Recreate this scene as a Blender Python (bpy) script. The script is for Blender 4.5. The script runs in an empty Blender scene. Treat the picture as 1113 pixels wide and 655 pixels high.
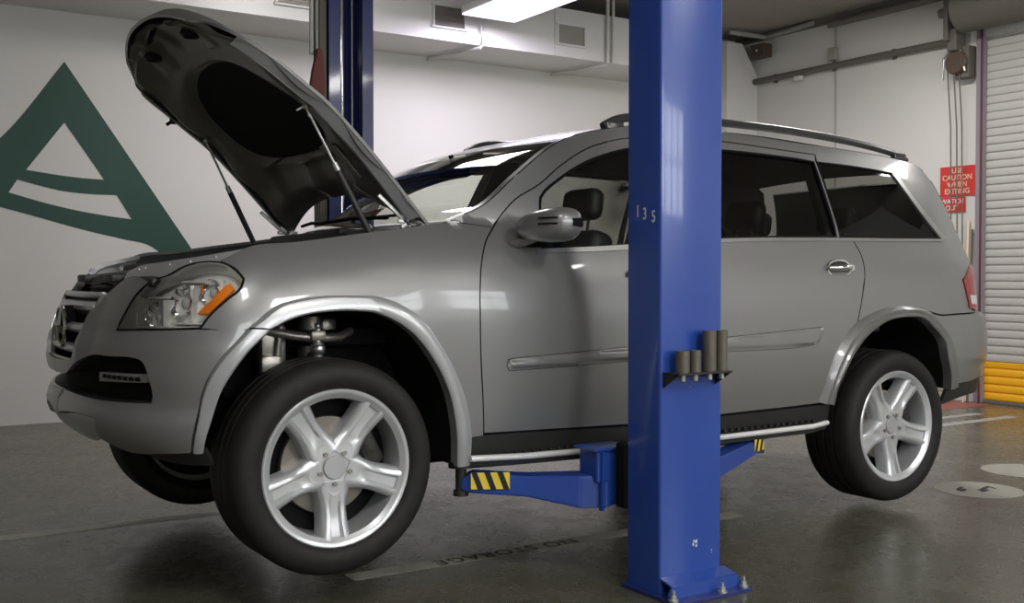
import bpy, bmesh, math, random
from mathutils import Vector, Matrix
from mathutils.geometry import delaunay_2d_cdt
random.seed(7)
PI = math.pi
scene = bpy.context.scene
COL = scene.collection

# ------------------------------------------------------------------ camera
cam_data = bpy.data.cameras.new('camera')
cam_data.sensor_fit = 'HORIZONTAL'
cam_data.sensor_width = 36.0
cam_data.lens = 1170.0 * 36.0 / 1113.0
cam_data.clip_end = 100
cam = bpy.data.objects.new('camera', cam_data)
cam.location = (-1.547, -4.475, 1.18)
cam.rotation_euler = (math.radians(90 - 1.3), 0, math.radians(-32.9))
COL.objects.link(cam)
scene.camera = cam

# ------------------------------------------------------------------ exposure and world
scene.view_settings.view_transform = 'Standard'
scene.view_settings.look = 'None'
scene.view_settings.gamma = 1.0
scene.view_settings.use_curve_mapping = False
scene.view_settings.exposure = 0.38
world = bpy.data.worlds.new('world')
scene.world = world
world.use_nodes = True
bg = world.node_tree.nodes['Background']
bg.inputs[0].default_value = (0.85, 0.86, 0.84, 1)
bg.inputs[1].default_value = 0.10

# ceiling luminaires, only the first in view, the rest assumed to add light: (x, y, z, length x, length y, watts)
LUMINAIRES = [
    (3.6, 3.15, 3.52, 0.57, 1.45, 46),
    (1.75, 2.6, 3.80, 0.57, 1.3, 34),
    (5.6, 1.3, 3.80, 0.5, 1.3, 55),
    (7.0, -1.2, 3.8, 0.5, 1.3, 35),
    (1.2, -5.6, 3.8, 0.5, 1.3, 75),
    (4.4, -5.6, 3.8, 0.5, 1.3, 70),
    (-1.1, -3.6, 3.8, 0.5, 1.3, 38),
]
LAMP_COLOUR = (1.0, 0.97, 0.94)
LILAC = (0.90, 0.83, 1.0)      # the one cold tube by the air duct
ASSUMED_DAYLIGHT = 7.5      # brightness of the assumed window panes, unseen behind the viewer

# ------------------------------------------------------------------ body skin
NZ = [.50,.55,.60,.66,.75,.84,.9,1.0,1.1,1.2,1.3,1.4]
NX = [-.60,-.65,-.71,-.735,-.722,-.73,-.725,-.715,-.67,-.604,-.50,-.40]
TZ = [.45,.5,.56,.62,.75,.87,.95,1.0,1.1,1.3,1.45,1.6,1.75,1.85,1.92]
TX = [4.18,4.20,4.205,4.21,4.22,4.21,4.185,4.10,4.095,4.12,4.10,4.05,3.97,3.87,3.70]
def interp(x, xs, ys):
    if x <= xs[0]: return ys[0]
    for i in range(1, len(xs)):
        if x <= xs[i]:
            t = (x - xs[i-1]) / (xs[i] - xs[i-1])
            return ys[i-1] + (ys[i] - ys[i-1]) * t
    return ys[-1]

def sstep(a, b, x):
    t = min(1.0, max(0.0, (x - a) / (b - a)))
    return t * t * (3 - 2 * t)

def smooth_table(xs, ys):
    # Catmull-Rom style monotone-ish interpolation of a short table
    n = len(xs)
    m = []
    for i in range(n):
        if i == 0: m.append((ys[1]-ys[0])/(xs[1]-xs[0]))
        elif i == n-1: m.append((ys[-1]-ys[-2])/(xs[-1]-xs[-2]))
        else:
            a = (ys[i]-ys[i-1])/(xs[i]-xs[i-1]); b = (ys[i+1]-ys[i])/(xs[i+1]-xs[i])
            m.append(0.0 if a*b <= 0 else 2*a*b/(a+b))
    def f(x):
        if x <= xs[0]: return ys[0] + m[0]*(x-xs[0])
        if x >= xs[-1]: return ys[-1] + m[-1]*(x-xs[-1])
        for i in range(1, n):
            if x <= xs[i]:
                h = xs[i]-xs[i-1]; t = (x-xs[i-1])/h
                return ((2*t**3-3*t**2+1)*ys[i-1] + (t**3-2*t**2+t)*h*m[i-1]
                        + (-2*t**3+3*t**2)*ys[i] + (t**3-t**2)*h*m[i])
    return f

w_front = smooth_table([.45,.60,.80,1.0,1.12,1.22,1.30,1.36,1.40,1.48],
                       [.885,.915,.935,.94,.932,.905,.86,.80,.745,.60])
w_door = smooth_table([.45,.60,.72,.85,1.0,1.15,1.26,1.32,1.45,1.60,1.75,1.86,1.93,2.0],
                      [.885,.925,.945,.952,.948,.932,.905,.885,.845,.785,.72,.665,.60,.45])
nose_x = smooth_table(NZ, NX)
tail_x = smooth_table(TZ, TX)
S0, S1 = -0.20, 3.40
PF, PR = 2.5, 3.2

def half_width(x, z):
    zf = z + 0.13 * min(1.3, max(0.0, (0.35 - x) / 0.9))
    k = sstep(0.40, 1.15, x)
    if k <= 0: w = w_front(min(zf, 1.5))
    elif k >= 1: w = w_door(z)
    else: w = w_front(min(zf, 1.42)) * (1-k) + w_door(z) * k if z < 1.40 else \
              (w_door(z) - 0.105) * (1-k) + w_door(z) * k
    if z > 1.15 and x > 2.6:
        w -= 0.05 * sstep(2.6, 3.9, x) * sstep(1.15, 1.5, z)
    return w

def _corner_table(a, b, p):
    n = 400; us = []; arc = [0.0]; prev = None
    for i in range(n + 1):
        ph = math.pi/2 * i / n
        u = math.sin(ph) ** (2/p); v = math.cos(ph) ** (2/p)
        P = (a*u, b*v)
        if prev: arc.append(arc[-1] + math.hypot(P[0]-prev[0], P[1]-prev[1]))
        us.append((u, v)); prev = P
    return arc, us
FT = _corner_table(0.62, 0.93, PF)
RT = _corner_table(0.70, 0.90, PR)
SF_END = S0 - FT[0][-1]
SR_END = S1 + RT[0][-1]

def _lookup(T, t):
    arc, us = T
    t = min(max(t, 0.0), arc[-1])
    lo, hi = 0, len(arc)-1
    while hi - lo > 1:
        m = (lo+hi)//2
        if arc[m] <= t: lo = m
        else: hi = m
    k = (t-arc[lo])/(arc[hi]-arc[lo])
    return tuple(us[lo][j]*(1-k)+us[hi][j]*k for j in (0, 1))

def body_point(s, z, off=0.0):
    """point of the near half of the body skin: s runs from the nose centre round the corner,
    along the side (where s = x) and round the tail; off pushes outwards along the normal"""
    if s < S0:
        u, v = _lookup(FT, S0 - s)
        x = S0 - u * (S0 - nose_x(z)); y = -half_width(x, z) * v
    elif s > S1:
        u, v = _lookup(RT, s - S1)
        x = S1 + u * (tail_x(z) - S1); y = -half_width(x, z) * v
    else:
        x = s; y = -half_width(s, z)
    if off:
        n = body_normal(s, z)
        return (x + n[0]*off, y + n[1]*off, z + n[2]*off)
    return (x, y, z)

def body_normal(s, z):
    e = 0.004
    a = body_point(s-e, z); b = body_point(s+e, z); c = body_point(s, z-e); d = body_point(s, z+e)
    u = [b[i]-a[i] for i in range(3)]; v = [d[i]-c[i] for i in range(3)]
    n = (u[1]*v[2]-u[2]*v[1], u[2]*v[0]-u[0]*v[2], u[0]*v[1]-u[1]*v[0])
    l = math.sqrt(sum(q*q for q in n)) or 1.0
    return tuple(q/l for q in n)
OUT = {
 'fender': [(-0.338, 1.003), (-0.526, 1.005), (-0.486, 1.057), (-0.431, 1.102), (-0.374, 1.142), (-0.36, 1.174), (-0.395, 1.205), (-0.457, 1.229), (-0.491, 1.239), (-0.324, 1.289), (-0.094, 1.309), (0.121, 1.339), (0.35, 1.37), (0.466, 1.388), (0.563, 1.4), (0.604, 1.397), (0.731, 1.378), (0.672, 1.321), (0.625, 1.237), (0.602, 1.148), (0.595, 1.042), (0.599, 0.854), (0.627, 0.572), (0.628, 0.561), (0.57, 0.558), (0.55, 0.661), (0.504, 0.781), (0.426, 0.917), (0.336, 1.026), (0.196, 1.099), (0.043, 1.111), (-0.088, 1.106), (-0.227, 1.075)],
 'flareF': [(-0.513, 0.595), (-0.486, 0.656), (-0.452, 0.774), (-0.401, 0.857), (-0.347, 0.924), (-0.254, 1.0), (-0.141, 1.042), (-0.01, 1.058), (0.089, 1.056), (0.157, 1.047), (0.278, 0.987), (0.371, 0.888), (0.449, 0.752), (0.489, 0.615), (0.511, 0.457), (0.57, 0.558), (0.55, 0.661), (0.504, 0.781), (0.426, 0.917), (0.336, 1.026), (0.196, 1.099), (0.043, 1.111), (-0.088, 1.106), (-0.227, 1.075), (-0.338, 1.005), (-0.452, 0.893), (-0.521, 0.774), (-0.545, 0.656), (-0.57, 0.594)],
 'a_pillar': [(0.56, 1.405), (0.714, 1.472), (0.871, 1.592), (1.066, 1.728), (1.181, 1.781), (1.302, 1.816), (1.539, 1.861), (1.642, 1.871), (1.614, 1.816), (1.513, 1.802), (1.389, 1.776), (1.27, 1.738), (1.097, 1.649), (0.974, 1.564), (0.849, 1.495), (0.78, 1.432), (0.731, 1.378), (0.604, 1.397)],
 'front_door': [(1.513, 1.802), (1.389, 1.776), (1.27, 1.738), (1.097, 1.649), (0.974, 1.564), (0.849, 1.495), (0.78, 1.432), (0.731, 1.378), (0.672, 1.321), (0.625, 1.237), (0.602, 1.148), (0.595, 1.042), (0.599, 0.854), (0.627, 0.572), (0.949, 0.564), (1.346, 0.554), (1.515, 0.55), (1.472, 0.79), (1.481, 1.184), (1.519, 1.336), (1.682, 1.821)],
 'front_glass': [(0.957, 1.48), (0.965, 1.507), (1.065, 1.584), (1.23, 1.669), (1.358, 1.714), (1.496, 1.749), (1.628, 1.766), (1.485, 1.323), (1.366, 1.315), (1.152, 1.302), (0.921, 1.289)],
 'rear_door': [(1.682, 1.821), (1.519, 1.336), (1.481, 1.184), (1.472, 0.79), (1.515, 0.55), (1.899, 0.559), (2.271, 0.564), (2.542, 0.569), (2.576, 0.748), (2.619, 0.827), (2.678, 0.897), (2.761, 0.958), (2.815, 1.107), (2.855, 1.286), (2.813, 1.383), (2.761, 1.526), (2.736, 1.769), (2.739, 1.803), (2.502, 1.812), (2.122, 1.828), (1.898, 1.828)],
 'rear_glass': [(1.695, 1.771), (2.095, 1.782), (2.555, 1.772), (2.704, 1.762), (2.702, 1.576), (2.701, 1.38), (2.315, 1.37), (1.935, 1.356), (1.55, 1.332)],
 'quarter_glass': [(2.732, 1.761), (2.969, 1.757), (3.19, 1.748), (3.359, 1.737), (3.467, 1.578), (3.595, 1.39), (3.148, 1.383), (2.721, 1.379), (2.718, 1.567)],
 'quarter': [(2.855, 1.286), (2.815, 1.107), (2.761, 0.958), (2.866, 0.997), (2.98, 1.022), (3.11, 1.03), (3.228, 1.023), (3.317, 1.003), (3.422, 0.982), (3.56, 0.984), (3.806, 0.988), (3.694, 1.015), (3.674, 1.085), (3.649, 1.165), (3.817, 1.246), (3.861, 1.271), (3.868, 1.353), (3.85, 1.562), (3.822, 1.743), (3.722, 1.803), (3.556, 1.82), (3.171, 1.843), (2.73, 1.857), (2.41, 1.873), (2.151, 1.878), (1.923, 1.874), (1.642, 1.871), (1.614, 1.816), (1.898, 1.828), (2.122, 1.828), (2.502, 1.812), (2.739, 1.803), (2.736, 1.769), (2.761, 1.526), (2.813, 1.383)],
 'rear_bumper': [(3.317, 0.998), (3.422, 0.979), (3.556, 0.981), (3.791, 0.983), (3.87, 0.967), (3.838, 0.858), (3.87, 0.717), (3.824, 0.63), (3.584, 0.605), (3.564, 0.667), (3.529, 0.768), (3.467, 0.883), (3.385, 0.968)],
 'rear_valance': [(3.509, 0.585), (3.584, 0.603), (3.827, 0.627), (3.881, 0.543), (3.649, 0.524), (3.487, 0.491)],
 'flareR': [(2.614, 0.564), (2.621, 0.646), (2.667, 0.73), (2.714, 0.801), (2.793, 0.875), (2.884, 0.927), (2.984, 0.962), (3.151, 0.975), (3.248, 0.966), (3.329, 0.921), (3.422, 0.842), (3.452, 0.757), (3.487, 0.671), (3.509, 0.585), (3.58, 0.59), (3.564, 0.667), (3.529, 0.768), (3.467, 0.883), (3.385, 0.968), (3.317, 1.003), (3.228, 1.023), (3.11, 1.03), (2.98, 1.022), (2.866, 0.997), (2.761, 0.958), (2.678, 0.897), (2.619, 0.827), (2.576, 0.748), (2.521, 0.575)],
 'tail': [(3.649, 1.165), (3.808, 1.241), (3.875, 1.197), (3.857, 1.083), (3.817, 1.003), (3.694, 1.015), (3.674, 1.085)],
 'bumper': [(-1.054, 1.034), (-1.021, 1.127), (-1.031, 1.17), (-0.835, 1.17), (-0.887, 1.108), (-0.908, 1.038), (-0.929, 0.994), (-0.755, 1.0), (-0.526, 1.005), (-0.338, 1.003), (-0.452, 0.893), (-0.521, 0.774), (-0.545, 0.656), (-0.57, 0.594), (-0.736, 0.589), (-0.861, 0.581), (-0.947, 0.586), (-1.061, 0.605), (-1.058, 0.67), (-1.324, 0.664), (-1.478, 0.697), (-1.478, 0.755), (-1.478, 0.759), (-1.142, 0.739), (-0.911, 0.744), (-0.731, 0.752), (-0.721, 0.775), (-0.718, 0.823), (-0.736, 0.866), (-0.758, 0.89), (-0.79, 0.898), (-0.932, 0.899), (-1.146, 0.887), (-1.238, 0.868)],
 'headlight': [(-0.929, 0.994), (-0.908, 1.038), (-0.887, 1.108), (-0.829, 1.16), (-0.734, 1.185), (-0.659, 1.217), (-0.557, 1.232), (-0.462, 1.226), (-0.401, 1.202), (-0.366, 1.174), (-0.377, 1.144), (-0.431, 1.105), (-0.486, 1.059), (-0.526, 1.008), (-0.656, 1.003)],
 'amber': [(-0.553, 1.059), (-0.506, 1.059), (-0.459, 1.099), (-0.406, 1.144), (-0.424, 1.161), (-0.444, 1.156), (-0.499, 1.108)],
 'lamp1': [(-0.782, 1.065)],
 'lamp2': [(-0.654, 1.11)],
 'lamp3': [(-0.528, 1.139)],
 'opening': [(-1.478, 0.817), (-1.478, 0.76), (-1.142, 0.739), (-0.911, 0.744), (-0.731, 0.752), (-0.721, 0.775), (-0.736, 0.866), (-0.758, 0.89), (-0.79, 0.898), (-1.146, 0.887), (-1.31, 0.832), (-1.478, 0.835)],
 'grille': [(-1.478, 1.063), (-1.128, 1.119), (-1.106, 1.016), (-1.238, 0.87), (-1.478, 0.917), (-1.478, 0.976)],
 'grille_rim': [(-1.124, 1.115), (-1.238, 0.87)],
 'fog': [(-1.068, 0.837), (-0.726, 0.847), (-0.723, 0.818), (-1.092, 0.802)],
 'skid': [(-1.478, 0.639), (-1.324, 0.664), (-1.058, 0.67), (-1.061, 0.605), (-0.941, 0.589), (-1.187, 0.594), (-1.426, 0.609), (-1.478, 0.629)],
 'valance': [(-0.863, 0.579), (-0.739, 0.587), (-0.572, 0.592), (-0.516, 0.593), (-0.557, 0.536), (-0.705, 0.539), (-0.855, 0.545)],
 'sill': [(0.502, 0.564), (0.572, 0.558), (0.628, 0.564), (0.95, 0.558), (1.347, 0.546), (1.517, 0.541), (1.902, 0.551), (2.274, 0.555), (2.539, 0.56), (2.61, 0.564), (2.628, 0.428), (2.485, 0.425), (1.942, 0.404), (1.548, 0.414), (1.376, 0.421), (1.1, 0.428), (0.793, 0.437), (0.517, 0.442)],
 'chrome_sill': [(0.586, 0.479), (1.096, 0.459), (1.1, 0.443), (0.588, 0.464)],
 'chrome_sillR': [(1.454, 0.459), (1.922, 0.458), (2.558, 0.461), (2.565, 0.44), (1.928, 0.433), (1.459, 0.438)],
 'molding': [(0.719, 0.857), (0.736, 0.86), (0.925, 0.869), (1.314, 0.886), (1.44, 0.89), (1.44, 0.827), (1.314, 0.828), (0.926, 0.819), (0.726, 0.815), (0.715, 0.835)],
 'moldingR': [(1.491, 0.894), (1.874, 0.91), (2.502, 0.939), (2.514, 0.93), (2.475, 0.863), (2.449, 0.858), (1.873, 0.846), (1.491, 0.837)],
 'belt': [(0.891, 1.291), (1.152, 1.304), (1.366, 1.317), (1.934, 1.354), (2.637, 1.372), (3.146, 1.378), (3.591, 1.385), (3.584, 1.372), (3.139, 1.363), (2.632, 1.356), (1.929, 1.337), (1.36, 1.295), (0.886, 1.274)],
 'quarter_trim': [(3.333, 1.741), (3.369, 1.745), (3.48, 1.584), (3.627, 1.39), (3.584, 1.374), (3.444, 1.572)],
 'handle': [(2.551, 1.22), (2.671, 1.263), (2.772, 1.221), (2.645, 1.18)],
 'ledge': [(-1.085, 1.207), (-1.031, 1.222), (-0.626, 1.256), (-0.459, 1.27)],
 'pilbase': [(0.466, 1.388), (0.56, 1.409)],
 'crease': [(-0.199, 1.196), (0.231, 1.268), (0.639, 1.321)],
}
# ------------------------------------------------------------------ materials
def mat(name, col, rough=.5, metal=0., coat=0., spec=.5, noise=None, emis=None, bump=None, alpha=None):
    m = bpy.data.materials.new(name); m.use_nodes = True
    nt = m.node_tree; b = nt.nodes['Principled BSDF']
    b.inputs['Base Color'].default_value = (*col, 1)
    b.inputs['Roughness'].default_value = rough
    b.inputs['Metallic'].default_value = metal
    b.inputs['Coat Weight'].default_value = coat
    b.inputs['Coat Roughness'].default_value = .06
    b.inputs['Specular IOR Level'].default_value = spec
    if noise:
        sc, amt, col2 = noise
        tc = nt.nodes.new('ShaderNodeTexCoord'); n = nt.nodes.new('ShaderNodeTexNoise')
        n.inputs['Scale'].default_value = sc; n.inputs['Detail'].default_value = 6
        r = nt.nodes.new('ShaderNodeValToRGB')
        r.color_ramp.elements[0].position = .5-amt; r.color_ramp.elements[1].position = .5+amt
        r.color_ramp.elements[0].color = (*col, 1); r.color_ramp.elements[1].color = (*col2, 1)
        nt.links.new(tc.outputs['Object'], n.inputs['Vector'])
        nt.links.new(n.outputs['Fac'], r.inputs[0]); nt.links.new(r.outputs[0], b.inputs['Base Color'])
    if bump:
        sc, st = bump
        tc = nt.nodes.new('ShaderNodeTexCoord'); n = nt.nodes.new('ShaderNodeTexNoise')
        n.inputs['Scale'].default_value = sc; n.inputs['Detail'].default_value = 5
        bp = nt.nodes.new('ShaderNodeBump'); bp.inputs['Strength'].default_value = st; bp.inputs['Distance'].default_value = .01
        nt.links.new(tc.outputs['Object'], n.inputs['Vector'])
        nt.links.new(n.outputs['Fac'], bp.inputs['Height']); nt.links.new(bp.outputs[0], b.inputs['Normal'])
    if emis:
        b.inputs['Emission Color'].default_value = (*emis[0], 1); b.inputs['Emission Strength'].default_value = emis[1]
    return m

def glass_mat(name, tint, rough=0.0, refl=1.5):
    m = bpy.data.materials.new(name); m.use_nodes = True
    nt = m.node_tree; nt.nodes.clear()
    o = nt.nodes.new('ShaderNodeOutputMaterial'); t = nt.nodes.new('ShaderNodeBsdfTransparent')
    g = nt.nodes.new('ShaderNodeBsdfGlossy'); mx = nt.nodes.new('ShaderNodeMixShader'); f = nt.nodes.new('ShaderNodeFresnel')
    f.inputs[0].default_value = refl
    t.inputs[0].default_value = (*tint, 1); g.inputs['Roughness'].default_value = rough
    g.inputs[0].default_value = (.9, .9, .9, 1)
    nt.links.new(f.outputs[0], mx.inputs[0]); nt.links.new(t.outputs[0], mx.inputs[1])
    nt.links.new(g.outputs[0], mx.inputs[2]); nt.links.new(mx.outputs[0], o.inputs[0])
    return m

M = {}
M['paint'] = mat('metallic_grey_paint', (.235, .235, .23), .37, .45, .6)
M['paint_silver'] = mat('silver_paint', (.46, .47, .47), .33, .45, .6)  # silver parts; also lightens the grey front flares as if catching light
M['plastic'] = mat('black_plastic', (.022, .022, .021), .5)
M['liner'] = mat('wheel_well_liner', (.007, .007, .007), .85, spec=.2)
M['rubber'] = mat('tyre_rubber', (.014, .013, .012), .6, spec=.25, noise=(30, .2, (.020, .019, .018)))
M['alloy'] = mat('silver_alloy', (.58, .59, .60), .32, .55, .4)
M['alloy_in'] = mat('alloy_barrel', (.30, .30, .30), .45, .6)
M['hubcap'] = mat('satin_silver', (.45, .45, .46), .5, .5)
M['steel'] = mat('brushed_steel', (.33, .31, .28), .35, .8)
M['disc'] = mat('brake_disc_steel', (.20, .185, .16), .4, .8)
M['chrome'] = mat('chrome', (.80, .80, .80), .10, 1.0)
M['strip'] = mat('bright_step_trim', (.72, .72, .70), .35, .2)
M['rail'] = mat('grey_rail', (.09, .09, .09), .28, .6)
M['satin'] = mat('satin_chrome', (.42, .42, .41), .30, .8)
M['darkchrome'] = mat('dull_bright_metal', (.45, .45, .44), .3, .9)
M['black'] = mat('matt_black', (.004, .004, .004), .8, spec=.2)
M['under'] = mat('hood_underside', (.095, .087, .073), .45, .0, .15, noise=(9, .2, (.13, .12, .10)))
M['interior'] = mat('black_leather', (.016, .016, .017), .5)
M['headliner'] = mat('grey_headliner', (.22, .21, .19), .9)
M['amber'] = mat('amber_lens', (.95, .26, .012), .25, coat=.5)
M['red_lens'] = mat('red_lens', (.30, .012, .015), .2, coat=.6)
M['white_lens'] = mat('white_lens', (.62, .62, .62), .25, coat=.5)
M['glass'] = glass_mat('clear_glass', (.86, .90, .85))
M['ws_glass'] = glass_mat('windscreen_glass', (.93, .95, .88))
M['privacy'] = glass_mat('privacy_glass', (.33, .33, .31))
M['lens'] = glass_mat('headlamp_lens', (.93, .93, .93), refl=1.4)
M['wall_dim'] = mat('unlit_grey_wall', (.28, .27, .25), .8)  # left wall coloured darker so less light bounces onto the front bumper
M['wall'] = mat('painted_wall', (.70, .69, .645), .7, noise=(1.2, .35, (.67, .66, .62)), bump=(40, .04))
M['soffit'] = mat('white_painted_duct', (.66, .655, .63), .35)
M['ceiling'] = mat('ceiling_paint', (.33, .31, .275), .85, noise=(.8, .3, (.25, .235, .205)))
M['green'] = mat('dark_green_paint', (.012, .060, .040), .55)
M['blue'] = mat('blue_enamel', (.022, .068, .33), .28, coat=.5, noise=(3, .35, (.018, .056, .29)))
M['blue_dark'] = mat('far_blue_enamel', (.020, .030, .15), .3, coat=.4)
M['bolt'] = mat('zinc_bolt', (.50, .50, .47), .4, .7)
M['pipe_dark'] = mat('dark_conduit', (.13, .12, .10), .6)
M['pipe_white'] = mat('white_conduit', (.60, .59, .55), .5)
M['yellow'] = mat('yellow_paint', (.90, .46, .008), .5)
M['shutter'] = mat('shutter_grey', (.47, .465, .43), .5)
M['jamb'] = mat('guide_rail', (.26, .22, .25), .5)
M['jamb_red'] = mat('dark_red_edge', (.10, .03, .04), .5)
M['sign_red'] = mat('red_sign', (.60, .035, .025), .4)
M['sign_white'] = mat('sign_white', (.75, .72, .66), .5)
M['sign_cream'] = mat('sign_lettering', (.80, .62, .42), .5)
M['brown'] = mat('brown_box', (.08, .055, .035), .5)
M['olive'] = mat('phosphated_steel', (.115, .105, .080), .45, .3)
M['label_yellow'] = mat('yellow_label', (.80, .60, .06), .5)
M['label_black'] = mat('black_print', (.012, .010, .010), .6)
M['line'] = mat('worn_floor_paint', (.36, .35, .29), .5, noise=(14, .3, (.27, .26, .215)))
M['line_white'] = mat('white_floor_paint', (.34, .33, .30), .5, noise=(9, .25, (.26, .25, .23)))
M['stencil'] = mat('stencil_black', (.02, .018, .014), .7)
M['redfloor'] = mat('red_floor_paint', (.25, .08, .06), .6)
M['redbag'] = mat('dull_red_rubber', (.16, .030, .028), .6)
M['scuff'] = mat('chipped_paint', (.55, .58, .62), .6)
M['daylight'] = mat('daylit_pane', (.8, .8, .8), .4, emis=((.94, .97, 1.0), ASSUMED_DAYLIGHT))  # glow of the assumed windows, added to brighten the car's side
M['bucket'] = mat('bright_reflector', (.85, .84, .80), .25, .15)
M['tube'] = mat('lit_tube_panel', (.9, .9, .95), .5, emis=((.78, .70, 1.0), 1.25))
M['grime'] = mat('dusty_dark_metal', (.055, .052, .045), .5, .4, noise=(25, .2, (.02, .02, .018)))
M['wsedge'] = mat('glass_frit', (.01, .01, .01), .3)
M['vent_dark'] = mat('vent_shadowed_slats', (.17, .155, .135), .6)  # dark grey-brown colour for two of the duct grilles
M['vent_light'] = mat('vent_grey', (.33, .32, .28), .6)

def floor_material():
    m = bpy.data.materials.new('sealed_concrete'); m.use_nodes = True
    nt = m.node_tree; b = nt.nodes['Principled BSDF']; L = nt.links.new
    tc = nt.nodes.new('ShaderNodeTexCoord')
    def noise(sc, det, rough=.6):
        n = nt.nodes.new('ShaderNodeTexNoise'); n.inputs['Scale'].default_value = sc
        n.inputs['Detail'].default_value = det; n.inputs['Roughness'].default_value = rough
        L(tc.outputs['Object'], n.inputs['Vector']); return n
    def ramp(src, stops):
        r = nt.nodes.new('ShaderNodeValToRGB'); e = r.color_ramp.elements
        e[0].position, e[0].color = stops[0][0], (*stops[0][1], 1)
        e[1].position, e[1].color = stops[-1][0], (*stops[-1][1], 1)
        for p, c in stops[1:-1]:
            q = e.new(p); q.color = (*c, 1)
        L(src, r.inputs[0]); return r
    n1 = noise(.9, 8); n2 = noise(6.0, 10, .7)
    r1 = ramp(n1.outputs['Fac'], [(.32, (.062, .060, .039)), (.5, (.086, .083, .056)), (.68, (.115, .110, .080))])
    r2 = ramp(n2.outputs['Fac'], [(.34, (.80, .79, .76)), (.56, (1, 1, 1)), (.75, (1.06, 1.05, 1.04))])
    mx = nt.nodes.new('ShaderNodeMix'); mx.data_type = 'RGBA'; mx.blend_type = 'MULTIPLY'; mx.inputs[0].default_value = .8
    L(r1.outputs[0], mx.inputs[6]); L(r2.outputs[0], mx.inputs[7])
    # bare, dirty patch of concrete worn out of the coating under the vehicle
    mp = nt.nodes.new('ShaderNodeMapping'); mp.inputs['Location'].default_value = (-1.5, -.45, 0)
    mp.inputs['Scale'].default_value = (.60, .85, 1)
    vl = nt.nodes.new('ShaderNodeVectorMath'); vl.operation = 'LENGTH'
    mp.vector_type = 'POINT'
    mp.inputs['Location'].default_value = (-1.6*.60, -.75*.85, 0)
    L(tc.outputs['Object'], mp.inputs['Vector']); L(mp.outputs[0], vl.inputs[0])
    n3 = noise(2.5, 8, .65)
    ad = nt.nodes.new('ShaderNodeMath'); ad.operation = 'MULTIPLY_ADD'; ad.inputs[1].default_value = 1.2
    L(n3.outputs['Fac'], ad.inputs[0]); L(vl.outputs['Value'], ad.inputs[2])
    rp = ramp(ad.outputs[0], [(.95, (1, 1, 1)), (1.0, (0, 0, 0))])
    sb = nt.nodes.new('ShaderNodeMath'); sb.operation = 'SUBTRACT'; sb.inputs[1].default_value = .35
    L(ad.outputs[0], sb.inputs[0]); L(sb.outputs[0], rp.inputs[0])
    rp.color_ramp.elements[0].position = .75; rp.color_ramp.elements[1].position = 1.0
    n4 = noise(5, 6, .6)
    r4 = ramp(n4.outputs['Fac'], [(.38, (.085, .082, .068)), (.52, (.125, .119, .106)), (.70, (.19, .182, .17))])
    mx2 = nt.nodes.new('ShaderNodeMix'); mx2.data_type = 'RGBA'
    L(rp.outputs[0], mx2.inputs[0]); L(mx.outputs[2], mx2.inputs[6]); L(r4.outputs[0], mx2.inputs[7])
    L(mx2.outputs[2], b.inputs['Base Color'])
    rr = ramp(n2.outputs['Fac'], [(.3, (.22,)*3), (.7, (.32,)*3)])
    L(rr.outputs[0], b.inputs['Roughness'])
    bp = nt.nodes.new('ShaderNodeBump'); bp.inputs['Strength'].default_value = .02; bp.inputs['Distance'].default_value = .01
    L(n4.outputs['Fac'], bp.inputs['Height']); L(bp.outputs[0], b.inputs['Normal'])
    return m
M['floor'] = floor_material()

# ------------------------------------------------------------------ object helpers
def link(name, me, parent=None, m=None):
    o = bpy.data.objects.new(name, me); COL.objects.link(o)
    if parent: o.parent = parent
    if m is not None:
        me.materials.append(M[m] if isinstance(m, str) else m)
    return o

def obj(name, bm, m, parent=None, smooth=None):
    me = bpy.data.meshes.new(name)
    bmesh.ops.recalc_face_normals(bm, faces=bm.faces[:])
    if smooth is not None:
        for f in bm.faces: f.smooth = True
        for e in bm.edges:
            if len(e.link_faces) == 2 and e.calc_face_angle(0) > math.radians(smooth): e.smooth = False
            elif len(e.link_faces) != 2: e.smooth = False
    bm.to_mesh(me); bm.free()
    return link(name, me, parent, m)

def thing(name, label, cat, loc=(0, 0, 0), group=None):
    o = bpy.data.objects.new(name, None); COL.objects.link(o)
    o.empty_display_size = .1
    o.location = loc; o['label'] = label; o['category'] = cat
    if group: o['group'] = group
    return o

def tag(o, label, cat, group=None):
    o['label'] = label; o['category'] = cat
    if group: o['group'] = group
    return o

def struct(o):
    o['kind'] = 'structure'; return o

def box(bm, c, s, rot=None, bevel=0.0, seg=2):
    """box with centre c and full sizes s"""
    g = bmesh.ops.create_cube(bm, size=1.0)
    vs = g['verts']
    bmesh.ops.scale(bm, vec=s, verts=vs)
    if bevel:
        es = list({e for v in vs for e in v.link_edges})
        r = bmesh.ops.bevel(bm, geom=es, offset=bevel, segments=seg, affect='EDGES', profile=.5)
        vs = list({v for f in r['faces'] for v in f.verts} | {v for v in vs if v.is_valid})
    if rot is not None:
        bmesh.ops.rotate(bm, cent=(0, 0, 0), matrix=rot, verts=vs)
    bmesh.ops.translate(bm, vec=c, verts=vs)
    return vs

def cyl(bm, a, b, r, r2=None, n=20, caps=True):
    a = Vector(a); b = Vector(b); d = b - a; L = d.length
    r2 = r if r2 is None else r2
    g = bmesh.ops.create_cone(bm, cap_ends=caps, segments=n, radius1=r, radius2=r2, depth=L)
    q = d.to_track_quat('Z', 'Y').to_matrix()
    bmesh.ops.rotate(bm, cent=(0, 0, 0), matrix=q, verts=g['verts'])
    bmesh.ops.translate(bm, vec=(a + b) / 2, verts=g['verts'])
    return g['verts']

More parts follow.
